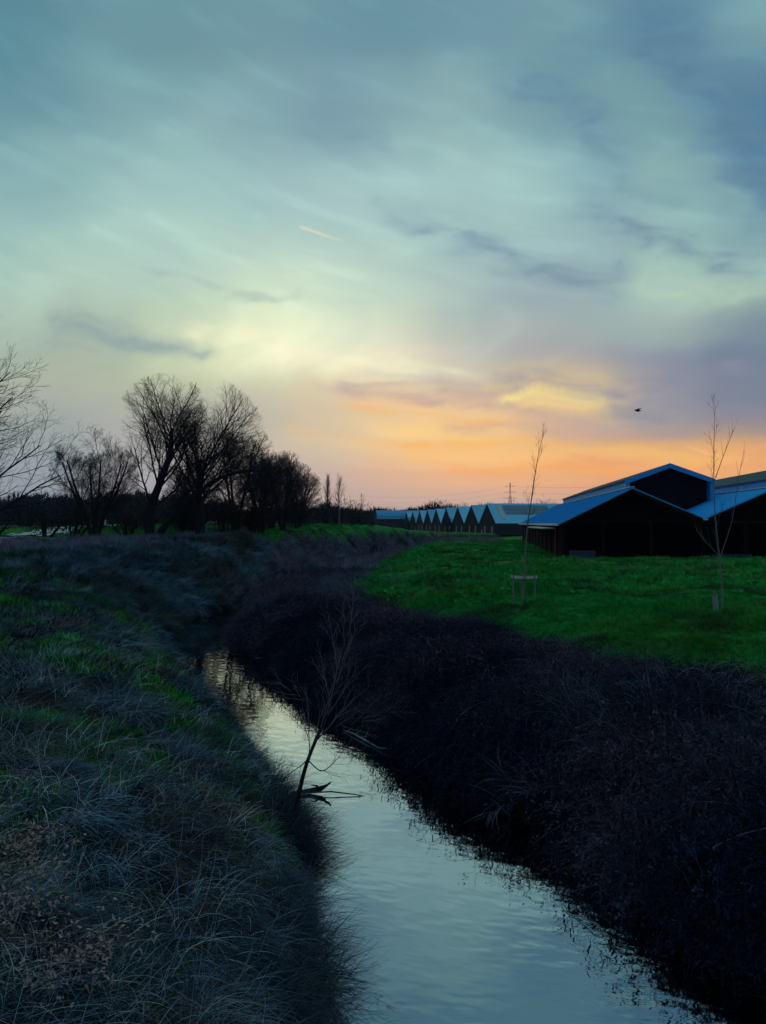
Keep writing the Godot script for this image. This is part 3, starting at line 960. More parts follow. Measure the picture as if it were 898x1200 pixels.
func sprout(gs: Array, p: PackedVector3Array, from: float, count: int, angle: float, length: float, radius: float, spec: Array, pull := 0.2):
	var az := rng.randf() * TAU
	for k in count:
		var t := lerpf(from, 1.0, (k + 0.5 * rng.randf()) / count)
		var f := t * (p.size() - 1)
		var qi := mini(int(f), p.size() - 2)
		var bp := p[qi].lerp(p[qi + 1], f - qi)
		var bd := (p[qi + 1] - p[qi]).normalized()
		az += 2.4 + rng.randfn() * 0.35
		var s := bd.cross(Vector3(0.3, 0.2, 0.9)).normalized()
		var u := s.cross(bd)
		var an := angle * rng.randf_range(0.6, 1.2) * (1.1 - 0.5 * t)
		var cd := (bd * cos(an) + (s * cos(az) + u * sin(az)) * sin(an) + Vector3.UP * pull).normalized()
		grow(gs, 0, bp, cd, length * rng.randf_range(0.8, 1.15) * (1.1 - 0.35 * t), radius * (1.15 - 0.5 * t), spec)

var bark: Material
var twig: Material
var pale_bark: Material

func make_trees():
	bark = noisy(0.028, 0.031, 0.038, 0.95, 3.0, 0.5, 0.02, 4.0)
	twig = mat(0.034, 0.034, 0.042, 0.9)
	pale_bark = noisy(0.12, 0.12, 0.125, 0.85, 6.0, 0.5, 0.02)
	var spec := [[10, 0.6, 0.52, 0.08, 0.02, 7, 0.25], [9, 0.62, 0.52, 0.11, 0.02, 5, 0.25], [6, 0.62, 0.6, 0.13, 0.02, 4, 0.25], [0, 0, 0, 0.14, 0.03, 3]]
	var add := func(gs): return [gs[0], gs[1], gs[2]]
	# big twin-stemmed tree
	rng.seed = 61
	var t := thing("twin_stemmed_tree", "big bare tree with two dark stems splitting at the ground on the raised bank", "tree", spot(-18.0, 60.0, -0.1))
	var gs := [Geo.new(), Geo.new(), Geo.new()]
	var lim := [gs[0], gs[1], gs[2]]
	var a: PackedVector3Array = stem(gs, [Vector3(0, 0, 0), Vector3(-0.15, 2.0, 0.1), Vector3(0.7, 4.4, 0.2), Vector3(1.4, 6.6, 0), Vector3(1.5, 8.6, -0.3)], 0.42, 0.14)
	crown_at = Vector3(1.1, 7.2, 0); crown_r = Vector3(4.3, 5.9, 4.3)
	sprout([gs[1], gs[1], gs[2]], a, 0.28, 16, 1.05, 6.0, 0.09, spec, 0.12)
	var b: PackedVector3Array = stem(gs, [Vector3(0.35, 0, 0.1), Vector3(1.6, 1.7, 0.3), Vector3(3.4, 3.4, 0.5), Vector3(5.6, 4.9, 0.6), Vector3(8.0, 5.5, 0.5)], 0.3, 0.09)
	crown_at = Vector3(4.6, 5.8, 0.4); crown_r = Vector3(5.4, 4.4, 4.0)
	sprout([gs[1], gs[1], gs[2]], b, 0.3, 9, 0.9, 3.8, 0.07, spec, 0.4)
	finish_tree(t, gs, bark, twig)
	# tree beside it, trunk covered in ivy up to the fork
	rng.seed = 62
	t = thing("fan_crowned_tree", "bare tree with wide fan crown and one thick straight trunk beside the twin stems", "tree", spot(-14.7, 62.0, -0.1))
	gs = [Geo.new(), Geo.new(), Geo.new()]
	a = stem(gs, [Vector3(0, 0, 0), Vector3(0.05, 1.8, 0), Vector3(-0.1, 3.9, 0.1), Vector3(0.2, 5.6, 0)], 0.45, 0.16)
	crown_at = Vector3(0.2, 7.2, 0); crown_r = Vector3(5.4, 5.9, 5.4)
	sprout([gs[1], gs[1], gs[2]], a, 0.42, 22, 1.15, 8.0, 0.095, spec, 0.14)
	finish_tree(t, gs, bark, twig)
	# smaller many-stemmed tree
	rng.seed = 63
	crown_at = Vector3(0, 4.9, 0); crown_r = Vector3(3.3, 4.5, 3.3)
	t = thing("bushy_tree", "low bushy bare tree with many thin stems by the dead grass bank", "tree", spot(-22.0, 59.0, -0.1))
	gs = [Geo.new(), Geo.new(), Geo.new()]
	for k in 6:
		var an := k * 1.05
		var o := Vector3(cos(an), 0, sin(an))
		var s: PackedVector3Array = stem(gs, [o * 0.25, o * 0.7 + Vector3.UP * 1.6, o * 1.7 + Vector3.UP * 3.7, o * 2.5 + Vector3.UP * 5.9], 0.13, 0.05)
		sprout([gs[1], gs[1], gs[2]], s, 0.15, 8, 1.0, 3.4, 0.038, spec, 0.15)
	finish_tree(t, gs, bark, twig)
	# tree reaching in from the edge of the frame
	rng.seed = 64
	crown_r = Vector3.ZERO
	t = thing("wide_branched_tree", "bare tree stretching thin branches over the left path", "tree", spot(-15.8, 26.5, -0.1))
	gs = [Geo.new(), Geo.new(), Geo.new()]
	a = stem(gs, [Vector3(0, 0, 0), Vector3(0.1, 2.2, 0), Vector3(-0.1, 4.2, 0.1), Vector3(0.1, 6.2, 0)], 0.26, 0.06)
	var wide := [[8, 0.6, 0.5, 0.08, 0.03, 7, 0.25], [7, 0.6, 0.5, 0.12, 0.05, 5, 0.2], [5, 0.6, 0.5, 0.14, 0.05, 4, 0.2], [0, 0, 0, 0.15, 0.04, 3]]
	sprout([gs[1], gs[1], gs[2]], a, 0.12, 30, 1.25, 4.6, 0.06, wide, 0.12)
	finish_tree(t, gs, bark, twig)
	# copse behind: two kinds of dense bare trees
	var dense := [[8, 0.55, 0.5, 0.11, 0.06, 5, 0.1], [9, 0.6, 0.5, 0.14, 0.06, 4, 0.1], [6, 0.6, 0.55, 0.16, 0.05, 3, 0.1], [0, 0, 0, 0.16, 0.04, 2]]
	var spots := [[-13.4, 70.0, 1.05, 0], [-11.6, 74.0, 0.95, 1], [-10.2, 79.0, 0.92, 0], [-17.5, 72.0, 0.8, 1], [-12.4, 86.0, 1.0, 1], [-9.8, 88.0, 0.85, 0], [-20.0, 78.0, 0.7, 0], [-14.8, 92.0, 1.0, 0], [-10.3, 96.0, 0.8, 1]]
	var labels := ["tallest bare tree of the copse behind the fan crowned tree", "leaning bare tree inside the dark copse", "bare tree at the edge of the copse by the green mound", "low bare tree filling the gap behind the twin stems", "bare tree deep inside the dark copse", "thin bare tree near the end of the copse", "low bare tree behind the bushy tree", "bare tree in the back row of the copse", "last small tree of the copse above the pale path"]
	var protos := []
	crown_at = Vector3(0, 4.5, 0); crown_r = Vector3(3.7, 4.7, 3.7)
	for k in 2:
		rng.seed = 70 + k
		t = thing("copse_tree", labels[k], "tree", Vector3.ZERO, 0.0, "bare trees of the copse")
		gs = [Geo.new(), Geo.new(), Geo.new()]
		for j in 3:
			var an := j * 2.1 + k
			var o := Vector3(cos(an), 0, sin(an))
			var s: PackedVector3Array = stem(gs, [o * 0.2, o * 0.5 + Vector3.UP * 2.2, o * 1.1 + Vector3.UP * 4.8, o * 1.5 + Vector3.UP * (7.2 - k)], 0.17, 0.05)
			sprout([gs[1], gs[1], gs[2]], s, 0.08, 14, 1.15, 3.7, 0.045, dense, 0.15)
		finish_tree(t, gs, bark, twig)
		protos.append(t)
	for k in spots.size():
		var s: Array = spots[k]
		if k < 2:
			protos[k].position = spot(s[0], s[1], -0.1)
			protos[k].scale = Vector3.ONE * s[2]
		else:
			dup(protos[s[3]], spot(s[0], s[1], -0.1), k * 1.7, Vector3.ONE * s[2], labels[k], "bare trees of the copse")
	crown_r = Vector3.ZERO
	# poplar
	rng.seed = 81
	t = thing("poplar_tree", "narrow upright poplar rising above the far bushes", "tree", spot(-11.2, 156.0, -0.1))
	gs = [Geo.new(), Geo.new(), Geo.new()]
	a = stem(gs, [Vector3(0, 0, 0), Vector3(0.1, 4, 0), Vector3(0, 7.5, 0.1), Vector3(0.1, 10.2, 0)], 0.22, 0.03)
	sprout([gs[1], gs[1], gs[2]], a, 0.25, 34, 0.6, 2.4, 0.05, [[8, 0.45, 0.5, 0.08, 0.12, 4, 0.1], [7, 0.4, 0.5, 0.1, 0.1, 3, 0.1], [0, 0, 0, 0.1, 0.1, 2]], 0.6)
	finish_tree(t, gs, bark, twig)
	# slender birch
	rng.seed = 82
	t = thing("birch_tree", "small birch with a pale straight stem in front of the far bushes", "tree", spot(-8.0, 140.0, -0.1))
	gs = [Geo.new(), Geo.new(), Geo.new()]
	a = stem(gs, [Vector3(0, 0, 0), Vector3(0.1, 3, 0), Vector3(0, 6, 0.1), Vector3(0.2, 8.4, 0)], 0.14, 0.03)
	sprout([gs[1], gs[1], gs[2]], a, 0.5, 14, 0.7, 2.6, 0.04, [[7, 0.5, 0.5, 0.1, 0.05, 4, 0.1], [6, 0.5, 0.5, 0.12, 0.02, 3, 0.1], [0, 0, 0, 0.1, 0.0, 2]], 0.4)
	part("trunk", gs[0], pale_bark, t); part("branches", gs[1], bark, t)
	part("twigs", gs[2], twig, t).set_meta("kind", "stuff")

# rounded bush or far tree: stems and a cloud of upright twig sprays
func shrub(called: String, label: String, category: String, at: Vector3, w: float, h: float, sprays: int, m: Material, seed_: int, group := "", tw := 0.02, trunk_h := 0.0) -> Node3D:
	rng.seed = seed_
	var t := thing(called, label, category, at, 0.0, group)
	var g := Geo.new()
	var tg := Geo.new()
	for k in (6 if trunk_h <= 0.0 else 1):
		var o := Vector3(rng.randfn(), 0, rng.randfn()) * w * 0.14 * (0.0 if trunk_h > 0.0 else 1.0)
		tg.tube(PackedVector3Array([o * 0.3 - Vector3.UP * 0.2, o + Vector3.UP * h * 0.35, o * 1.6 + Vector3.UP * h * 0.7]), PackedFloat32Array([w * 0.03, w * 0.022, w * 0.008]), 5)
	for _s in sprays:
		var v := Vector3(rng.randfn(), rng.randfn(), rng.randfn()).normalized() * pow(rng.randf(), 0.4)
		var lump := 1.0 + 0.35 * noise_a.get_noise_3d(v.x * 90.0 + seed_, v.y * 90.0, v.z * 90.0)
		var p := Vector3(v.x * w * 0.5, trunk_h + (h - trunk_h) * (0.5 + 0.5 * v.y), v.z * w * 0.5) * lump
		p.y = maxf(p.y, 0.05)
		for _k in 5:
			var d := Vector3(v.x * 0.9 + rng.randfn() * 0.6, 0.6 + v.y * 0.6 + rng.randfn() * 0.35, v.z * 0.9 + rng.randfn() * 0.6).normalized()
			g.blade(p, d, h * rng.randf_range(0.06, 0.15), tw, 0.02, Vector3(rng.randfn(), rng.randfn(), rng.randfn()) * 0.12, 2)
	part("stems", tg, bark, t)
	part("crown", g, m, t).set_meta("kind", "stuff")
	return t

func make_bushes():
	var dark := foliage_plain(0.018, 0.026, 0.03)
	var brown := foliage_plain(0.04, 0.032, 0.034)
	var list := [
		["dense dark evergreen bush at the end of the copse", -15.4, 140.0, 5.0, 6.2, dark, 500],
		["wide dark bush around the foot of the poplar", -12.6, 152.0, 8.0, 6.0, dark, 700],
		["rounded brown bush behind the pale birch stem", -8.4, 150.0, 6.5, 6.2, brown, 600],
		["blue green bush next to the birch", -5.2, 158.0, 7.0, 6.0, dark, 600],
		["low purple bush where the ditch turns", -5.0, 132.0, 4.6, 3.6, brown, 450],
		["low round dark bush in front of the long blue roofed barn", 8.2, 250.0, 8.0, 5.4, brown, 400],
		["small dark bush against the gabled sheds", 16.5, 196.0, 3.6, 4.0, dark, 320],
		["far pale bush on the meadow left of the upright twiggy bush", -4.0, 195.0, 5.0, 3.4, dark, 260],
	]
	for k in list.size():
		var b: Array = list[k]
		shrub("bush", b[0], "bush", spot(b[1], b[2]), b[3], b[4], b[6], b[5], 900 + k, "", 0.035 + b[2] * 0.0001)
	# upright twiggy bush in the ditch
	rng.seed = 95
	var t := thing("twiggy_bush", "upright twiggy bush growing out of the far ditch", "bush", spot(-1.2, 92.0, -0.1))
	var gs := [Geo.new(), Geo.new(), Geo.new()]
	for k in 14:
		var an := rng.randf() * TAU
		var o := Vector3(cos(an), 0, sin(an)) * rng.randf()
		grow([gs[0], gs[1], gs[2]], 0, o * 0.6, (o * 0.45 + Vector3.UP).normalized(), rng.randf_range(2.4, 3.9), 0.035, [[7, 0.4, 0.45, 0.06, 0.05, 5, 0.2], [5, 0.45, 0.5, 0.1, 0.08, 3, 0.2], [0, 0, 0, 0.1, 0.05, 2]])
	part("stems", gs[0], bark, t); part("branches", gs[1], bark, t)
	part("twigs", gs[2], twig, t).set_meta("kind", "stuff")
	# thicket low between the trunks on the raised bank
	for k in 11:
		var s: Array = [[-24.5, 61.0, 3.6, 2.4], [-20.8, 63.0, 3.4, 1.9], [-17.0, 65.0, 3.2, 2.6], [-13.6, 66.0, 3.4, 3.0], [-28.0, 64.0, 4.0, 2.2], [-11.4, 69.0, 3.0, 2.6], [-33.5, 66.0, 4.2, 2.6], [-26.0, 84.0, 6.0, 3.2], [-31.5, 99.0, 7.0, 3.6], [-20.5, 84.0, 5.5, 3.4], [-45.0, 98.0, 8.0, 4.0]][k]
		var lb: String = ["scrubby dark thicket under the bushy tree", "low thicket between bushy tree and twin stems", "thicket behind the foot of the fan crowned tree", "thicket in front of the copse", "outermost thicket beside the left path", "thicket at the mound edge of the copse", "rounded thicket on the far verge of the left path", "wide thicket behind the bushy tree", "tall thicket where the left path disappears", "thicket behind the twin stems", "broad thicket at the field edge beyond the path"][k]
		shrub("thicket", lb, "bush", spot(s[0], s[1]), s[2], s[3], 900, dark if k % 2 == 0 else brown, 940 + k, "", 0.035)
	# far trees one can tell apart on the skyline
	var far := [
		["broad round bare tree on the skyline behind the gabled sheds", 29.0, 395.0, 21.0, 14.0, brown],
		["small bare tree beside the broad round skyline tree", 42.0, 400.0, 11.0, 12.0, brown],
		["bare tree on the skyline above the solar panels", 66.0, 385.0, 18.0, 12.5, brown],
		["bare skyline tree nearest the tall barn", 82.0, 395.0, 17.0, 14.0, brown],
		["dark cedar shaped tree beyond the path at the field edge", -103.0, 255.0, 22.0, 12.0, dark],
		["low dark oak beyond the left path", -118.0, 240.0, 16.0, 9.0, dark],
		["round dark tree on the skyline left of the gabled sheds", 8.0, 420.0, 22.0, 10.0, dark],
		["dark tree on the skyline over the long blue roofed barn", -8.0, 410.0, 20.0, 9.0, dark],
	]
	for k in far.size():
		var b: Array = far[k]
		shrub("skyline_tree", b[0], "tree", spot(b[1], b[2]), b[3], b[4], 700, b[5], 960 + k, "", 0.10, b[4] * 0.15)
	# the wood along the horizon reads as one mass
	var wood := stuff("distant_wood", "distant dark blue wood along the whole horizon", "wood")
	rng.seed = 99
	var g := Geo.new()
	for _s in 420:
		var v := Vector3(rng.randfn(), rng.randfn(), rng.randfn()).normalized() * pow(rng.randf(), 0.35)
		var p := Vector3(v.x * 4.5, 4.2 + v.y * 4.0, v.z * 4.5)
		for _k in 4:
			var d := Vector3(v.x + rng.randfn() * 0.6, 0.5 + v.y + rng.randfn() * 0.3, v.z + rng.randfn() * 0.6).normalized()
			g.blade(p, d, rng.randf_range(0.7, 1.9), 0.22, 0.02, Vector3.ZERO, 2)
	var buf := PackedFloat32Array()
	for q in 620:
		var d := rng.randf_range(430.0, 640.0)
		var x := rng.randf_range(-0.85, 0.75) * d
		var s := rng.randf_range(0.9, 1.7)
		if x / d < -0.2: s *= 1.5
		row(buf, Basis(Vector3.UP, rng.randf() * TAU).scaled(Vector3(s * 1.4, s, s * 1.4)), Vector3(x, -0.3, -d), hue(Color(0.024, 0.034, 0.036), 0.2))
	copies("tree_mass", g.mesh(), buf, foliage(0.1), wood)

func foliage_plain(r: float, g: float, b: float) -> StandardMaterial3D:
	var m := mat(r, g, b, 0.9)
	m.metallic_specular = 0.2
	return m

# ------------------------------------------------------------------ buildings
# sheet with thickness under a sloping line from a to b (in x, y), running from z0 back to z1
func slab(g: Geo, a: Vector2, b: Vector2, z0: float, z1: float, th: float):
	g.box(Vector3(a.x, a.y, z0), Vector3(b.x - a.x, b.y - a.y, 0), Vector3(0, -th, 0), Vector3(0, 0, z1 - z0))

func roof_metal(r: float, g: float, b: float) -> StandardMaterial3D:
	var m := noisy(r, g, b, 0.75, 0.5, 0.16, 0.02)
	m.metallic_specular = 0.15
	return m

func make_barn():
	var timber := noisy(0.011, 0.009, 0.008, 0.95, 2.0, 0.4)
	var boards := noisy(0.016, 0.015, 0.020, 0.95, 1.2, 0.45)
	var boards2 := noisy(0.020, 0.013, 0.013, 0.95, 1.2, 0.45)
	var metal := roof_metal(0.03, 0.40, 0.74)
	var trim := mat(0.55, 0.55, 0.54, 0.6)
	var blue := noisy(0.015, 0.32, 0.66, 0.7, 1.0, 0.15)
	var darkroof := roof_metal(0.05, 0.10, 0.11)
	var shade_black := mat(0.006, 0.006, 0.008, 0.95)  # shade of the barn inside, put into the colour
	var redpipe := mat(0.12, 0.02, 0.016, 0.6)
	var o := Vector3(13.57, 0.0, -58.0)
	var turn := deg_to_rad(-7.3)
	# --- low open-fronted barn with three gables
	var t := thing("open_barn", "low open fronted timber barn with blue metal roofs in a row of gables", "barn", o, turn)
	var L := 60.0
	var slopes := [[Vector2(-0.45, 2.78), Vector2(4.9, 5.46)], [Vector2(4.9, 5.46), Vector2(9.98, 3.2)], [Vector2(10.02, 3.2), Vector2(15.0, 5.46)], [Vector2(15.0, 5.46), Vector2(19.98, 3.2)], [Vector2(20.02, 3.2), Vector2(25.0, 5.46)], [Vector2(25.0, 5.46), Vector2(30.3, 3.0)]]
	for s in slopes:
		var g := Geo.new(); slab(g, s[0], s[1], 0.5, -L, 0.10)
		var rf := part("roof_slope", g, metal, t)
		var v := Geo.new()   # verge board along the front edge
		var dn := Vector3(0, -0.2, 0)
		v.box(Vector3(s[0].x, s[0].y - 0.1, 0.53), Vector3(s[1].x - s[0].x, s[1].y - s[0].y, 0), dn, Vector3(0, 0, -0.05))
		part("verge_board", v, timber, rf)
		var ribs := Geo.new()   # standing seams of the sheets
		var up2 := Vector3(s[0].y - s[1].y, s[1].x - s[0].x, 0).normalized()
		for q in 58:
			var z := 0.1 - q * 1.03
			ribs.bar(Vector3(s[0].x, s[0].y, z) + up2 * 0.022, Vector3(s[1].x, s[1].y, z) + up2 * 0.022, 0.05, 0.04, up2)
		part("roof_seams", ribs, metal, rf).set_meta("kind", "stuff")
	for x in [4.9, 15.0, 25.0]:
		var g := Geo.new()
		g.bar(Vector3(x, 5.5, 0.52), Vector3(x, 5.5, -L), 0.34, 0.07)
		part("ridge_cap", g, trim, t)
	for x in [10.0, 20.0]:
		var g := Geo.new()
		g.bar(Vector3(x, 3.1, 0.75), Vector3(x, 3.1, -9.5), 0.3, 0.12)
		part("valley_gutter", g, trim, t)
	var eg := Geo.new(); eg.bar(Vector3(-0.52, 2.72, 0.5), Vector3(-0.52, 2.72, -L), 0.14, 0.17)
	part("eave_gutter", eg, trim, t)
	# left wall: bays of cladding between posts
	for k in 12:
		var z := -k * 5.0
		var g := Geo.new(); g.box(Vector3(-0.04, -0.4, z - 0.14), Vector3(0.1, 0, 0), Vector3(0, 3.0, 0), Vector3(0, 0, -4.72))
		part("wall_panel", g, boards if k % 3 != 1 else boards2, t)
		var p := Geo.new(); p.box(Vector3(-0.12, -0.4, z + 0.13), Vector3(0.24, 0, 0), Vector3(0, 3.05, 0), Vector3(0, 0, -0.26))
		part("post", p, timber, t)
	var cg := Geo.new(); cg.bar(Vector3(-0.75, 2.42, -3.6), Vector3(-0.75, 2.42, -24.0), 1.1, 0.1)
	part("canopy", cg, trim, t)
	var pg := Geo.new(); pg.tube(PackedVector3Array([Vector3(-0.3, -0.3, -3.2), Vector3(-0.3, 1.2, -3.2), Vector3(-0.3, 2.66, -3.2), Vector3(-0.5, 2.72, -3.2)]), PackedFloat32Array([0.09, 0.09, 0.09, 0.09]), 8)
	part("downpipe", pg, redpipe, t)
	# trusses, posts and near-black faces added to keep the inside in shade
	for x in [0.12, 2.9, 6.35, 10.0, 13.0, 16.6, 20.0, 25.0, 30.0]:
		var p := Geo.new(); p.box(Vector3(x - 0.12, -0.4, -0.1), Vector3(0.24, 0, 0), Vector3(0, 3.35 if absf(fmod(x, 10.0)) > 0.5 else 3.3, 0), Vector3(0, 0, -0.24))
		part("post", p, timber, t)
	for k in 3:
		var x0 := k * 10.0
		var g := Geo.new(); g.bar(Vector3(x0 + 0.26, 3.02, -0.22), Vector3(x0 + 9.86, 3.02, -0.22), 0.18, 0.24)
		part("tie_beam", g, timber, t)
		for e in [[4.7, 3.1, 3.55, 4.45], [5.1, 3.1, 6.3, 4.42], [7.0, 3.1, 7.0, 4.25]]:
			var b := Geo.new(); b.bar(Vector3(x0 + e[0], e[1], -0.22), Vector3(x0 + e[2], e[3], -0.22), 0.14, 0.16, Vector3.FORWARD)
			part("strut", b, timber, t)
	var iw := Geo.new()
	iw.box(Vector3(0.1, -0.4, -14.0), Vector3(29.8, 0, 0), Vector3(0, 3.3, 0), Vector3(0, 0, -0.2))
	part("shade_wall", iw, shade_black, t)  # added wall that keeps the open front dark
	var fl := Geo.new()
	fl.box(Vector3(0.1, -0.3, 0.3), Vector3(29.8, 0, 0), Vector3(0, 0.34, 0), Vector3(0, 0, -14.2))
	part("floor", fl, shade_black, t)  # dark slab laid over the ground as interior shade
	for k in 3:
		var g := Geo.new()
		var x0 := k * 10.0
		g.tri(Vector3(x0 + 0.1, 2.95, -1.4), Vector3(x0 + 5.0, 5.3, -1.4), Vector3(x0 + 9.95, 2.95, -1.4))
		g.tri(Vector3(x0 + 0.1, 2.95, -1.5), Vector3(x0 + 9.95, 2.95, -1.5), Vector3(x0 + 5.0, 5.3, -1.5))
		part("gable_wall", g, shade_black, t)  # dark infill standing in for shade under the roof
	var rw := Geo.new(); rw.box(Vector3(29.95, -0.4, 0), Vector3(0.1, 0, 0), Vector3(0, 3.3, 0), Vector3(0, 0, -L))
	part("side_wall", rw, boards, t)
	var bw := Geo.new(); bw.box(Vector3(0.1, -0.4, -L + 0.3), Vector3(29.8, 0, 0), Vector3(0, 3.4, 0), Vector3(0, 0, -0.1))
	part("back_wall", bw, boards, t)
	# --- two tall halls rising over the valleys
	for k in 2:
		var x0: float = [6.47, 17.5][k]
		var zf: float = [-10.0, -8.0][k]
		var w := 6.98
		var ev: float = [6.69, 6.6][k]
		var rg: float = [7.99, 7.9][k]
		var h := thing("tall_hall", ["tall hall with blue framed gable rising behind the low barn roofs", "second tall hall with a dark green roof edge"][k], "barn", o, turn)
		for sd in 2:
			var g := Geo.new()
			var xs := x0 - 0.02 if sd == 0 else x0 + w + 0.02
			g.box(Vector3(xs - 0.08, 3.0, zf), Vector3(0.16, 0, 0), Vector3(0, ev - 3.14, 0), Vector3(0, 0, -53.0))
			part("side_wall", g, blue, h)
			var e := Geo.new()
			e.bar(Vector3(xs, 3.2, zf + 0.06), Vector3(xs, ev - 0.2, zf + 0.06), 0.36, 0.12, Vector3.FORWARD)
			part("corner_board", e, blue, h)
			for q in 9:
				var s := Geo.new()
				s.bar(Vector3(xs + (-0.1 if sd == 0 else 0.1), 4.2, zf - 0.4 - q * 6.2), Vector3(xs + (-0.1 if sd == 0 else 0.1), ev - 0.2, zf - 0.4 - q * 6.2), 0.05, 0.16, Vector3.FORWARD)
				part("wall_batten", s, trim, h)
			var r := Geo.new()
			var mid := x0 + w * 0.5
			if sd == 0: slab(r, Vector2(x0 - 0.25, ev - 0.1), Vector2(mid, rg), zf + 0.15, zf - 53.2, 0.14)
			else: slab(r, Vector2(mid, rg), Vector2(x0 + w + 0.25, ev - 0.1), zf + 0.15, zf - 53.2, 0.14)
			part("roof_slope", r, darkroof, h)
			var bb := Geo.new()
			var a := Vector3(x0 - 0.25, ev - 0.25, zf + 0.2) if sd == 0 else Vector3(mid, rg - 0.15, zf + 0.2)
			var b := Vector3(mid, rg - 0.15, zf + 0.2) if sd == 0 else Vector3(x0 + w + 0.25, ev - 0.25, zf + 0.2)
			bb.box(a + Vector3(0, 0.16, 0), b - a, Vector3(0, -0.42, 0), Vector3(0, 0, -0.08))
			part("bargeboard", bb, blue, h)
		var gw := Geo.new()
		var zz := zf - 1.3
		var A := Vector3(x0, 3.0, zz); var B := Vector3(x0 + w, 3.0, zz); var C := Vector3(x0 + w, ev - 0.2, zz); var D := Vector3(x0 + w * 0.5, rg - 0.16, zz); var E := Vector3(x0, ev - 0.2, zz)
		gw.quad(A, E, C, B); gw.tri(E, D, C)
		part("gable_wall", gw, boards, h)
		var gb := Geo.new()
		var dz := Vector3(0, 0, -51.0)
		gb.quad(A + dz, B + dz, C + dz, E + dz); gb.tri(E + dz, C + dz, D + dz)
		part("gable_wall", gb, boards, h)
	# --- things standing in the barn front
	var bl := noisy(0.03, 0.05, 0.09, 0.7, 1.0, 0.2)
	var fr := Transform3D(Basis(Vector3.UP, turn), o)
	var s := thing("storage_bin", "blue grey lidded storage bin at the near corner of the open barn", "bin", fr * Vector3(0.35, 0.0, 1.3), turn)
	var g2 := Geo.new(); g2.box(Vector3(0, 0, 0), Vector3(1.75, 0, 0), Vector3(0, 0.66, 0), Vector3(0, 0, -0.8)); part("body", g2, bl, s)
	g2 = Geo.new(); g2.box(Vector3(-0.05, 0.665, 0.05), Vector3(1.85, 0, 0), Vector3(0, 0.12, 0), Vector3(0, 0, -0.9)); part("lid", g2, bl, s)
	for k in 3:
		var c := thing("blue_crate", ["blue crate by the barn post behind the taller sapling", "blue crate between the two other crates in the barn", "pale blue crate at the open end of the crate row"][k], "crate", fr * Vector3(10.6 + k * 0.95, 0.045, 0.1), turn, "blue crates in the barn")
		for q in 3:
			var sl := Geo.new(); sl.box(Vector3(0, 0.03 + q * 0.17, 0), Vector3(0.84, 0, 0), Vector3(0, 0.13, 0), Vector3(0, 0, -0.03)); part("slat", sl, bl, c)
		var bx := Geo.new()
		bx.box(Vector3(0, 0, -0.031), Vector3(0.04, 0, 0), Vector3(0, 0.52, 0), Vector3(0, 0, -0.6)); bx.box(Vector3(0.8, 0, -0.031), Vector3(0.04, 0, 0), Vector3(0, 0.52, 0), Vector3(0, 0, -0.6)); bx.box(Vector3(0.041, 0, -0.031), Vector3(0.758, 0, 0), Vector3(0, 0.04, 0), Vector3(0, 0, -0.6))
		part("box", bx, bl, c)

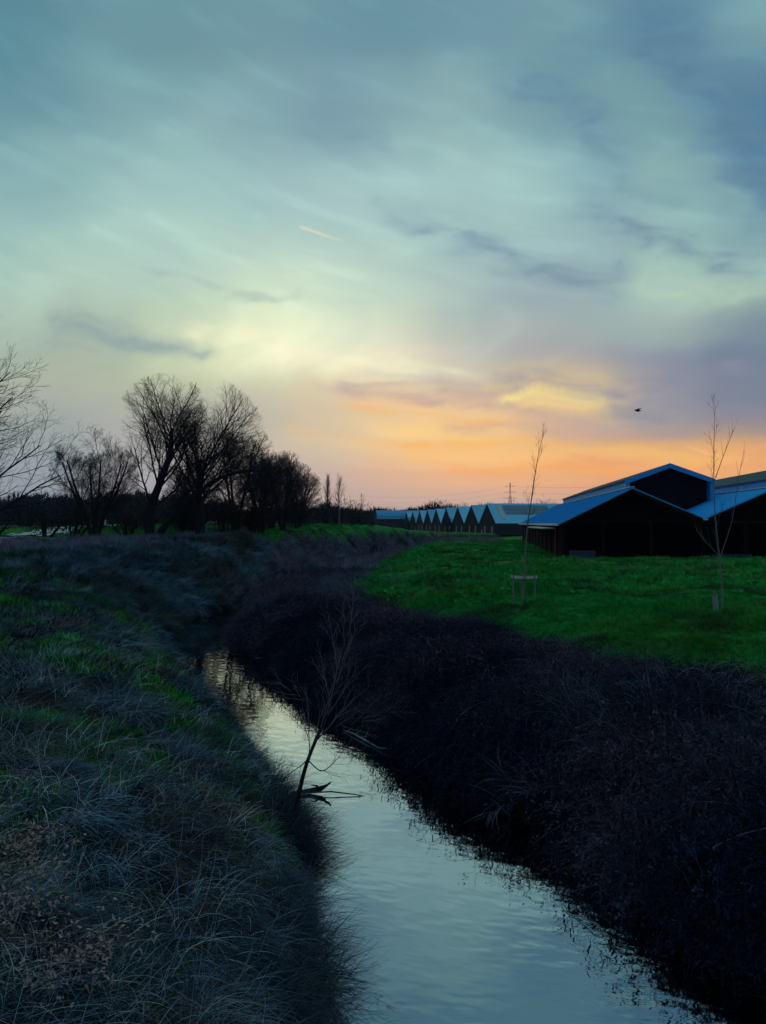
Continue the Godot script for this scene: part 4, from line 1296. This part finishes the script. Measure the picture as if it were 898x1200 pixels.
func make_sheds():
	var wall := noisy(0.035, 0.036, 0.048, 0.9, 0.4, 0.3)
	var roof := roof_metal(0.17, 0.50, 0.68)
	var door := mat(0.22, 0.17, 0.16, 0.8)
	var panel := mat(0.035, 0.09, 0.15, 0.25)
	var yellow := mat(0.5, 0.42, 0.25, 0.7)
	var turn := deg_to_rad(6.7)
	var words := ["nearest steep gabled shed with solar panels on its roof", "second steep gabled shed next to the solar roofed shed", "third steep gabled shed counted from the solar roofed shed", "fourth steep gabled shed counted from the solar roofed shed", "fifth steep gabled shed counted from the solar roofed shed", "sixth steep gabled shed counted from the solar roofed shed", "seventh steep gabled shed counted from the solar roofed shed", "steep gabled shed next to the last of the row", "last steep gabled shed of the row by the long low barn"]
	var W := 8.95
	var tones := [1.0, 0.85, 1.1, 0.92, 1.05, 0.8, 1.0, 0.9, 1.1]
	for k in 9:
		roof = roof_metal(0.17 * tones[k], 0.50 * tones[k], 0.68 * tones[k])
		wall = noisy(0.035 * tones[8 - k], 0.036 * tones[8 - k], 0.048 * tones[k], 0.9, 0.4 + 0.01 * k, 0.3)
		var d := 203.0 + 18.0 * k
		var x := 27.6 - 0.1165 * (d - 203.0)
		var t := thing("gabled_shed", words[k], "shed", Vector3(x, -0.1, -d), turn, "row of gabled sheds")
		var g := Geo.new()
		g.quad(Vector3(0, 0, -W), Vector3(0, 2.85, -W), Vector3(0, 2.85, W), Vector3(0, 0, W)); g.tri(Vector3(0, 2.85, -W), Vector3(0, 8.0, 0), Vector3(0, 2.85, W))
		g.quad(Vector3(22, 0, -W), Vector3(22, 0, W), Vector3(22, 2.85, W), Vector3(22, 2.85, -W)); g.tri(Vector3(22, 2.85, -W), Vector3(22, 2.85, W), Vector3(22, 8.0, 0))
		g.quad(Vector3(0, 0, W), Vector3(0, 2.8, W), Vector3(22, 2.8, W), Vector3(22, 0, W)); g.quad(Vector3(0, 0, -W), Vector3(22, 0, -W), Vector3(22, 2.8, -W), Vector3(0, 2.8, -W))
		part("wall", g, wall, t)
		for sd in [-1.0, 1.0]:
			var r := Geo.new()
			r.box(Vector3(-0.35, 2.85, sd * (W + 0.02)), Vector3(22.7, 0, 0), Vector3(0, 5.2, -sd * (W + 0.02)), Vector3(0, 0.14, 0))
			var rr := part("roof_slope", r, roof, t)
			if k == 0 and sd > 0.0:
				var up := Vector3(0, 5.2, -W).normalized()
				var out := Vector3(0, W, 5.2).normalized()
				for cx in 9:
					for cy in 2:
						var p := Geo.new()
						p.box(Vector3(3.4 + cx * 1.36, 2.85, W) + up * (4.6 + cy * 2.3) + out * 0.22, Vector3(1.28, 0, 0), up * 2.2, out * 0.05)
						part("solar_panel", p, panel, rr)
				for cx in [1.9, 17.0]:
					var p := Geo.new()
					p.box(Vector3(cx, 2.85, W) + up * 2.0 + out * 0.2, Vector3(0.8, 0, 0), up * 7.5, out * 0.03)
					part("rooflight_sheet", p, yellow, rr)
		for q in 2:
			var dz := [-4.0, 3.4][q] as float
			var dg := Geo.new(); dg.box(Vector3(-0.08, 0, dz), Vector3(0.06, 0, 0), Vector3(0, 2.2, 0), Vector3(0, 0, 1.5))
			part("door", dg, door, t)
	# long low barn beyond
	var t := thing("long_barn", "long low barn with a bright blue roof at the far end of the gabled sheds", "barn", Vector3(-2.5, -0.1, -366.0), deg_to_rad(6.0))
	var g := Geo.new()
	g.box(Vector3(0, 0, 0), Vector3(20, 0, 0), Vector3(0, 5.0, 0), Vector3(0, 0, -14)); part("wall", g, wall, t)
	var r := Geo.new()
	for q in 8:
		var a0 := PI * q / 8.0
		var a1 := PI * (q + 1) / 8.0
		r.quad(Vector3(-0.4, 5.0 + 4.2 * sin(a0), -7 + 7.4 * cos(a0)), Vector3(-0.4, 5.0 + 4.2 * sin(a1), -7 + 7.4 * cos(a1)), Vector3(20.4, 5.0 + 4.2 * sin(a1), -7 + 7.4 * cos(a1)), Vector3(20.4, 5.0 + 4.2 * sin(a0), -7 + 7.4 * cos(a0)))
	part("roof", r, roof_metal(0.06, 0.34, 0.52), t)
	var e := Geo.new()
	e.box(Vector3(-0.3, 5.05, 0.1), Vector3(2.0, 0, 0), Vector3(0, 1.6, -0.9), Vector3(0, 0, 0.15)); part("sunlit_end", e, yellow, t)  # yellow stands in for evening sun on this end

func make_pylons():
	var steel := mat(0.16, 0.16, 0.17, 0.6)
	var at := [Vector3(153, 0, -930), Vector3(-35, 0, -1260), Vector3(341, 0, -600), Vector3(-223, 0, -1590)]
	var g := Geo.new()
	var arms := []
	for sx in [-1, 1]:
		for sz in [-1, 1]:
			g.bar(Vector3(sx * 4.0, -1, sz * 4.0), Vector3(sx * 1.0, 34, sz * 1.0), 0.26, 0.26)
			g.bar(Vector3(sx * 1.0, 34, sz * 1.0), Vector3(sx * 0.3, 52, sz * 0.3), 0.22, 0.22)
	for q in 9:
		var y0 := 4.0 * q
		var y1 := 4.0 * (q + 1) - 0.3
		var w0 := lerpf(4.0, 1.0, (y0 + 1.0) / 35.0)
		var w1 := lerpf(4.0, 1.0, minf(1.0, (y1 + 1.0) / 35.0))
		for sz in [-1, 1]:
			g.bar(Vector3(-w0, y0, sz * w0), Vector3(w1, y1, sz * w1), 0.12, 0.12)
			g.bar(Vector3(w0, y0, sz * w0), Vector3(-w1, y1, sz * w1), 0.12, 0.12)
			g.bar(Vector3(sz * w0, y0, -w0), Vector3(sz * w1, y1, w1), 0.12, 0.12)
	for k in 3:
		var a := Geo.new()
		var y: float = [33.0, 40.0, 47.0][k]
		var w: float = [8.5, 7.5, 6.0][k]
		for s in [-1, 1]:
			a.bar(Vector3(0, y, 0), Vector3(s * w, y + 0.4, 0), 0.26, 0.22)
			a.bar(Vector3(0, y + 2.2, 0), Vector3(s * w, y + 0.6, 0), 0.18, 0.16)
		arms.append(a)
	var first: Node3D
	var words := ["steel lattice pylon standing behind the solar roofed shed", "fainter steel lattice pylon beyond the poplar", "steel lattice pylon of the same line beyond the barns", "farthest lattice pylon hidden by the copse"]
	for k in 4:
		var dirn := Vector3(188, 0, 330).normalized()
		if k == 0:
			first = thing("pylon", words[0], "pylon", at[0], atan2(dirn.x, -dirn.z) + PI, "pylons of one power line")
			part("tower", g, steel, first)
			for a in arms: part("cross_arm", a, steel, first)
		else:
			dup(first, at[k], first.rotation.y, Vector3.ONE, words[k])
	var order := [2, 0, 1, 3]
	var side := Vector3(330, 0, 188).normalized()
	var line := thing("power_line", "thin power cables slung between the distant pylons", "cable")
	for y in [[33.4, 8.5], [40.4, 7.5], [47.4, 6.0]]:
		for s in [-1, 1]:
			var w := Geo.new()
			var p := PackedVector3Array(); var r := PackedFloat32Array()
			for q in 3:
				for j in 13:
					if j == 12 and q < 2: continue
					var f := j / 12.0
					var c: Vector3 = at[order[q]].lerp(at[order[q + 1]], f)
					p.append(c + side * s * y[1] + Vector3.UP * (y[0] - 9.0 * 4.0 * f * (1.0 - f) * 0.8)); r.append(0.04)
			w.tube(p, r, 3)
			part("cable", w, steel, line)

# ------------------------------------------------------------------ saplings and small things
func sapling(called: String, label: String, pts: Array, r0: float, count: int, length: float, from: float, seed_: int, m: Material, pull := 0.6):
	rng.seed = seed_
	thin = 0.0022
	var base: Vector3 = pts[0]
	var t := thing(called, label, "sapling", base)
	var loc := []
	for p in pts: loc.append(p - base)
	var gs := [Geo.new(), Geo.new(), Geo.new()]
	var a: PackedVector3Array = stem(gs, loc, r0, r0 * 0.12)
	sprout([gs[1], gs[2]], a, from, count, 0.65, length, r0 * 0.2, [[6, 0.5, 0.5, 0.06, 0.05, 6, 0.2], [4, 0.5, 0.55, 0.09, 0.05, 4, 0.2], [0, 0, 0, 0.08, 0.05, 2]], pull)
	part("trunk", gs[0], m, t); part("branches", gs[1], m, t)
	part("twigs", gs[2], twig, t)
	return t

func seen(px: float, py: float, d: float) -> Vector3:   # where a sight line meets the distance d
	return Vector3((px - 449.0) / 906.0 * d, EYE_Y - (py - 613.5) / 906.0 * d, -d)

func make_saplings():
	var wood := noisy(0.19, 0.18, 0.175, 0.85, 4.0, 0.4)
	var d := 28.5
	var b := spot(seen(613, 715, d).x, d, -0.1)
	sapling("staked_sapling", "slim leaning sapling held by the wooden stake frame on the lawn", [b, seen(614, 690, d), seen(617, 630, d), seen(622, 588, d) + Vector3(0, 0, 0.1), seen(630, 540, d), seen(638, 505, d)], 0.042, 11, 0.75, 0.35, 110, wood, 0.6)
	var t := thing("stake_frame", "wooden stake frame with two pale rails around the leaning sapling", "stake frame", b + Vector3(0, 0.1, 0))
	var y0 := ground(b.x, d)
	var rail := mat(0.6, 0.56, 0.5, 0.8)
	for s in [[-0.38, 0.12], [0.40, 0.15], [0.02, -0.34]]:
		var g := Geo.new()
		var gy := ground(b.x + s[0], d - s[1]) - y0
		g.tube(PackedVector3Array([Vector3(s[0], gy - 0.25, s[1]), Vector3(s[0], 0.5, s[1]), Vector3(s[0], 0.98, s[1]), Vector3(s[0], 1.02, s[1])]), PackedFloat32Array([0.032, 0.032, 0.030, 0.018]), 7, true)
		part("stake", g, wood, t)
	for e in [[Vector3(-0.45, 0.93, 0.16), Vector3(0.06, 0.86, -0.3)], [Vector3(0.48, 0.92, 0.2), Vector3(0.0, 0.86, -0.26)]]:
		var g := Geo.new(); g.bar(e[0], e[1], 0.035, 0.10); part("rail", g, rail, t)
	var tie := Geo.new()
	var tp := PackedVector3Array(); var tr := PackedFloat32Array()
	for q in 9:
		tp.append(Vector3(0.0 + 0.09 * cos(q * TAU / 8.0), 0.8, 0.02 + 0.09 * sin(q * TAU / 8.0))); tr.append(0.012)
	tie.tube(tp, tr, 4); part("tree_tie", tie, mat(0.02, 0.02, 0.02), t)
	d = 23.9
	b = spot(seen(846, 738, d).x, d, -0.1)
	rng.seed = 120
	var s2: Node3D = sapling("forked_sapling", "taller bare sapling forking low in front of the second barn gable", [b, seen(846, 700, d), seen(843, 655, d), seen(838, 600, d), seen(837, 540, d), seen(839, 474, d)], 0.033, 9, 0.85, 0.4, 121, wood, 0.6)
	var gs := [Geo.new(), Geo.new(), Geo.new()]
	for f in [[seen(843, 655, d), seen(858, 610, d), seen(866, 560, d), seen(873, 528, d)], [seen(843, 652, d), seen(832, 640, d), seen(824, 632, d), seen(816, 620, d)], [seen(839, 560, d), seen(848, 535, d), seen(856, 515, d), seen(860, 503, d)]]:
		var loc := []
		for p in f: loc.append(p - b)
		var st: PackedVector3Array = stem(gs, loc, 0.012, 0.004)
		sprout([gs[1], gs[2]], st, 0.3, 6, 0.5, 0.7, 0.005, [[4, 0.5, 0.5, 0.06, 0.06, 4, 0.2], [0, 0, 0, 0.08, 0.05, 3]], 0.6)
	part("limbs", gs[0], wood, s2).set_meta("kind", "stuff"); part("branches", gs[1], wood, s2).set_meta("kind", "stuff")
	# short stake with a guard sleeve at its foot
	b = spot(seen(838, 748, 22.5).x, 22.5)
	t = thing("guard_stake", "short pale stake with plastic sleeve below the forked sapling", "stake", b)
	var g := Geo.new(); g.tube(PackedVector3Array([Vector3(0.06, -0.2, 0), Vector3(0, 0.3, 0), Vector3(-0.03, 0.72, 0), Vector3(-0.03, 0.74, 0)]), PackedFloat32Array([0.03, 0.03, 0.028, 0.015]), 6, true); part("stake", g, wood, t)
	g = Geo.new(); g.tube(PackedVector3Array([Vector3(0.05, 0.0, 0), Vector3(-0.005, 0.35, 0), Vector3(-0.02, 0.55, 0)]), PackedFloat32Array([0.07, 0.07, 0.072]), 10); part("sleeve", g, mat(0.22, 0.27, 0.3, 0.5), t)
	# young tree leaning out over the water
	d = 11.9
	var dark := noisy(0.03, 0.028, 0.028, 0.9, 8.0, 0.5, 0.02, 3.0)
	var grey := mat(0.13, 0.13, 0.135, 0.8)
	var pts := [seen(341, 985, d), seen(347, 950, d), seen(354, 915, d), seen(363, 885, d), seen(377, 852, d), seen(386, 832, d), seen(394, 800, d), seen(401, 768, d), seen(410, 742, d)]
	var lt: Node3D = sapling("leaning_sapling", "dark young tree leaning out over the stream from the grassy edge", pts, 0.042, 13, 0.95, 0.32, 131, dark, 0.2)
	rng.seed = 133
	gs = [Geo.new(), Geo.new(), Geo.new()]
	for f in [[seen(373, 865, d), seen(388, 852, d), seen(412, 848, d), seen(440, 838, d - 0.2), seen(462, 832, d - 0.3)], [seen(363, 887, d), seen(352, 897, d), seen(340, 905, d + 0.3), seen(327, 915, d + 0.4)], [seen(362, 890, d), seen(376, 902, d - 0.2), seen(388, 896, d - 0.4), seen(397, 886, d - 0.5)], [seen(383, 838, d), seen(362, 822, d), seen(344, 812, d + 0.2), seen(326, 800, d + 0.3)]]:
		var loc := []
		for p in f: loc.append(p - pts[0])
		var st: PackedVector3Array = stem(gs, loc, 0.010, 0.003)
		sprout([gs[1], gs[2]], st, 0.25, 7, 0.7, 0.5, 0.0035, [[4, 0.6, 0.5, 0.1, 0.03, 4, 0.2], [0, 0, 0, 0.1, 0.0, 3]], 0.1)
	part("limbs", gs[0], dark, lt).set_meta("kind", "stuff"); part("branches", gs[1], grey, lt).set_meta("kind", "stuff"); part("twigs", gs[2], grey, lt).set_meta("kind", "stuff")
	for o in lt.get_children():
		if String(o.name).begins_with("twigs") or String(o.name).begins_with("branches"): o.material_override = grey
	# stump of an old stem beside it
	t = thing("broken_stump", "splintered dark stump at the foot of the leaning sapling", "stump", spot(-1.36, 11.65, -0.05))
	rng.seed = 136
	g = Geo.new()
	for q in 7:
		var o := Vector3(rng.randfn() * 0.045, 0, rng.randfn() * 0.04)
		g.tube(PackedVector3Array([o - Vector3.UP * 0.2, o * 1.2 + Vector3.UP * 0.16, o * 1.6 + Vector3.UP * rng.randf_range(0.25, 0.45)]), PackedFloat32Array([0.05, 0.04, 0.006]), 5)
	part("splintered_wood", g, dark, t)
	# snag drifting in the water
	rng.seed = 137
	t = thing("floating_snag", "dark forked snag poking out of the water beside the leaning sapling", "branch", Vector3(-1.25, WATER_Y, -14.4))
	g = Geo.new()
	g.tube(PackedVector3Array([Vector3(-0.45, 0.02, 0.05), Vector3(-0.1, 0.05, 0), Vector3(0.1, 0.09, 0), Vector3(0.2, 0.15, 0.02), Vector3(0.29, 0.21, 0)]), PackedFloat32Array([0.02, 0.045, 0.05, 0.025, 0.012]), 6)
	g.tube(PackedVector3Array([Vector3(0.08, 0.06, 0), Vector3(0.02, 0.14, 0), Vector3(-0.08, 0.16, 0.02)]), PackedFloat32Array([0.035, 0.02, 0.01]), 5)
	part("fork", g, dark, t)
	g = Geo.new()
	g.tube(PackedVector3Array([Vector3(-0.5, 0.03, 0.1), Vector3(0.3, 0.06, 0.08), Vector3(0.75, 0.02, 0.12), Vector3(1.0, -0.02, 0.15)]), PackedFloat32Array([0.012, 0.014, 0.01, 0.008]), 5)
	part("twig", g, dark, t)
	# bleached branch trailing in the water on the other side
	t = thing("drift_branch", "pale bleached branch trailing in the water under the brambles", "branch", Vector3(-0.95, WATER_Y, -18.7))
	var pale := mat(0.17, 0.19, 0.21, 0.7)
	g = Geo.new()
	g.tube(PackedVector3Array([Vector3(0, 0.02, 0), Vector3(0.25, 0.05, 0.4), Vector3(0.55, 0.04, 0.95), Vector3(0.85, 0.03, 1.5), Vector3(1.15, 0.1, 1.8)]), PackedFloat32Array([0.008, 0.016, 0.022, 0.018, 0.006]), 6)
	part("stem", g, pale, t)
	g = Geo.new()
	for q in 12:
		var p := Vector3(0.1 + 0.07 * q, 0.04, 0.15 + 0.13 * q)
		g.blade(p, Vector3(rng.randfn(), 0.25, rng.randfn()).normalized(), rng.randf_range(0.2, 0.5), 0.015, 0.08, Vector3.ZERO, 3)
	part("twigs", g, pale, t).set_meta("kind", "stuff")
	# floating leaves and twigs catching light at the bend
	for k in 6:
		var p := Vector3(-5.0 + rng.randfn() * 0.45, WATER_Y + 0.006, -30.4 + rng.randfn() * 0.8)
		var o := thing("floating_twig", "pale floating twig on the dark water at the bend", "twig", p, rng.randf() * TAU, "floating twigs at the bend")
		g = Geo.new(); g.tube(PackedVector3Array([Vector3(-0.16, 0, 0), Vector3(0, 0.02, 0.03), Vector3(0.18, 0.01, 0)]), PackedFloat32Array([0.012, 0.02, 0.008]), 5); part("stick", g, pale, o)
		g = Geo.new(); g.tube(PackedVector3Array([Vector3(0.0, 0.02, 0.03), Vector3(0.1, 0.04, 0.12)]), PackedFloat32Array([0.012, 0.006]), 4); part("side_twig", g, pale, o)

func make_dock():
	# withered dock plant with crinkled brown leaves on the near bank
	for k in 3:
		rng.seed = 150 + k
		var at: Array = [[-3.25, 6.5], [-2.75, 6.0], [-3.7, 7.2]][k]
		var t := thing("withered_plant", ["withered brown leafy plant at the near end of the grassy bank", "smaller withered plant hanging over the dark hollow", "withered brown plant behind the two others on the bank"][k], "plant", spot(at[0], at[1]), 0.0, "withered plants on the near bank")
		var st := Geo.new()
		var lv := Geo.new()
		for q in 22:
			var a := rng.randf() * TAU
			var p := Vector3(rng.randfn() * 0.12, -0.05, rng.randfn() * 0.12)
			var d := Vector3(cos(a) * 0.7, 1.0, sin(a) * 0.7).normalized()
			var pts := PackedVector3Array(); var rad := PackedFloat32Array()
			var ln := rng.randf_range(0.35, 0.75)
			for j in 6:
				pts.append(p); rad.append(lerpf(0.005, 0.002, j / 5.0))
				p += d * ln / 5.0
				d = (d + Vector3(cos(a), -0.6, sin(a)) * 0.2 + Vector3(rng.randfn(), rng.randfn(), rng.randfn()) * 0.1).normalized()
			st.tube(pts, rad, 4)
			for j in 30:
				var lp := pts[rng.randi_range(2, 5)] + Vector3(rng.randfn(), rng.randfn(), rng.randfn()) * 0.035
				lv.blade(lp, Vector3(rng.randfn(), rng.randfn() - 0.3, rng.randfn()).normalized(), rng.randf_range(0.025, 0.055), rng.randf_range(0.010, 0.022), 0.35, Vector3(rng.randfn(), rng.randfn(), rng.randfn()) * 0.35, 3)
		part("stalks", st, mat(0.10, 0.08, 0.07), t)
		part("leaves", lv, mat(0.26, 0.185, 0.15, 0.85), t)
		t.scale = Vector3.ONE * 1.45

func make_path():
	var pts := [Vector2(-29.5, 36), Vector2(-29.6, 50), Vector2(-30.2, 62), Vector2(-32.0, 74), Vector2(-37.0, 92), Vector2(-36.0, 106), Vector2(-28.0, 114), Vector2(-17.0, 118), Vector2(-11.5, 122), Vector2(-9.5, 134)]
	var c := Curve2D.new()
	for q in pts.size():
		var tan_: Vector2 = (pts[mini(q + 1, pts.size() - 1)] - pts[maxi(q - 1, 0)]) / 6.0
		c.add_point(pts[q], -tan_, tan_)
	var g := Geo.new()
	var ln := c.get_baked_length()
	var n := 160
	for q in n + 1:
		var p := c.sample_baked(ln * q / n)
		var p2 := c.sample_baked(minf(ln, ln * q / n + 0.5))
		var p1 := c.sample_baked(maxf(0.0, ln * q / n - 0.5))
		var s := (p2 - p1).normalized().orthogonal()
		for j in 6:
			var w := p + s * (j / 5.0 - 0.5) * 3.6
			g.v.append(Vector3(w.x, ground(w.x, w.y) + 0.09, -w.y)); g.n.append(Vector3.UP)
	for q in n:
		for j in 5:
			var a := q * 6 + j
			g.i.append_array(PackedInt32Array([a, a + 6, a + 1, a + 1, a + 6, a + 7]))
	var o := part("path", g, noisy(0.34, 0.38, 0.42, 0.5, 0.6, 0.2), self)
	tag(o, "pale gravel path along the top of the raised bank", "path", "", "structure")
	# little posts by the path
	var red := mat(0.5, 0.07, 0.05, 0.5)
	var white := mat(0.6, 0.6, 0.6, 0.6)
	var k := 0
	for e in [[-16.6, 120.5, "red topped waymark post beside the pale path on the mound", red], [25.2, 197.0, "red topped post in front of the gabled sheds", red], [-34.5, 96.0, "white marker post beside the path under the trees", white]]:
		var t := thing("marker_post", e[2], "post", spot(e[0], e[1]), 0.0, "marker posts")
		var pg := Geo.new(); pg.box(Vector3(-0.07, -0.2, 0.07), Vector3(0.14, 0, 0), Vector3(0, 0.9, 0), Vector3(0, 0, -0.14)); part("post", pg, white, t)
		pg = Geo.new(); pg.tube(PackedVector3Array([Vector3(0, 0.705, 0), Vector3(0, 1.0, 0), Vector3(0, 1.08, 0)]), PackedFloat32Array([0.13, 0.13, 0.05]), 8, true); part("cap", pg, e[3], t)
		k += 1

func make_bird():
	var t := thing("bird", "small dark bird gliding in the sunset sky above the barn", "bird", seen(747.5, 481.0, 80.0), deg_to_rad(18))
	var g := Geo.new()
	var p := PackedVector3Array(); var r := PackedFloat32Array()
	for q in 13:   # body from beak to tail along x
		var f := q / 12.0
		p.append(Vector3(lerpf(-0.27, 0.33, f), 0.02 * sin(f * 3.0), 0))
		r.append([0.004, 0.022, 0.045, 0.05, 0.055, 0.085, 0.1, 0.1, 0.085, 0.06, 0.035, 0.022, 0.012][q])
	g.tube(p, r, 9)
	for s in [-1.0, 1.0]:
		for q in 6:   # wing in three bent panels with fingered tip
			var a0 := q / 6.0
			var a1 := (q + 1) / 6.0
			var c0 := Vector3(-0.06 + 0.10 * a0 * a0, 0.04 + 0.05 * sin(a0 * 2.2), s * (0.05 + 0.40 * a0))
			var c1 := Vector3(-0.06 + 0.10 * a1 * a1, 0.04 + 0.05 * sin(a1 * 2.2), s * (0.05 + 0.40 * a1))
			var w0 := 0.19 * (1.0 - 0.55 * a0 * a0)
			var w1 := 0.19 * (1.0 - 0.55 * a1 * a1)
			g.box(c0, Vector3(w0, -0.01, 0), Vector3(0, 0.012, 0), Vector3(c1 - c0))
	g.box(Vector3(0.28, 0.0, -0.07), Vector3(0.18, -0.01, 0), Vector3(0, 0.012, 0), Vector3(0, 0, 0.14))
	part("body", g, mat(0.012, 0.012, 0.014, 0.7), t)
	t.scale = Vector3(1.25, 1.7, 1.25)

func _ready():
	noise_a.seed = 5; noise_a.frequency = 0.05; noise_a.fractal_octaves = 3
	noise_b.seed = 8; noise_b.frequency = 0.08; noise_b.fractal_octaves = 3
	# camera
	var cam := Camera3D.new()
	cam.position = Vector3(0, EYE_Y, 0)
	cam.rotation_degrees = Vector3(0.85, 0, 0)
	cam.fov = 67.03
	cam.near = 0.1
	cam.far = 6000.0
	add_child(cam)
	cam.current = true
	# sky and exposure
	var env := Environment.new()
	env.background_mode = Environment.BG_SKY
	env.sky = make_sky()
	env.background_energy_multiplier = 1.0
	env.ambient_light_source = Environment.AMBIENT_SOURCE_SKY
	env.tonemap_mode = Environment.TONE_MAPPER_LINEAR
	env.tonemap_exposure = 1.0
	env.sdfgi_enabled = true
	env.ssao_enabled = true
	env.ssil_enabled = true
	env.fog_enabled = true
	env.fog_density = 0.0001
	env.fog_light_color = Color(0.80, 0.84, 0.95)
	var we := WorldEnvironment.new()
	we.environment = env
	add_child(we)
	# the sun has gone down behind the cloud bank: a broad, weak, warm glow low in the west
	var sun := DirectionalLight3D.new()
	sun.light_energy = 0.05
	sun.light_color = Color(1.0, 0.72, 0.45)
	sun.light_angular_distance = 12.0
	sun.shadow_enabled = true
	sun.rotation_degrees = Vector3(-3.0, 180.0 - 7.0, 0)
	add_child(sun)
	print("sky ", Time.get_ticks_msec())
	prepare()
	make_ground()
	make_water()
	make_path()
	print("ground ", Time.get_ticks_msec())
	make_barn()
	make_sheds()
	make_pylons()
	print("buildings ", Time.get_ticks_msec())
	make_trees()
	make_bushes()
	print("trees ", Time.get_ticks_msec())
	make_saplings()
	make_dock()
	make_bird()
	make_lawn()
	make_left_bank()
	make_reeds()
	make_brambles()
	print("cover ", Time.get_ticks_msec())
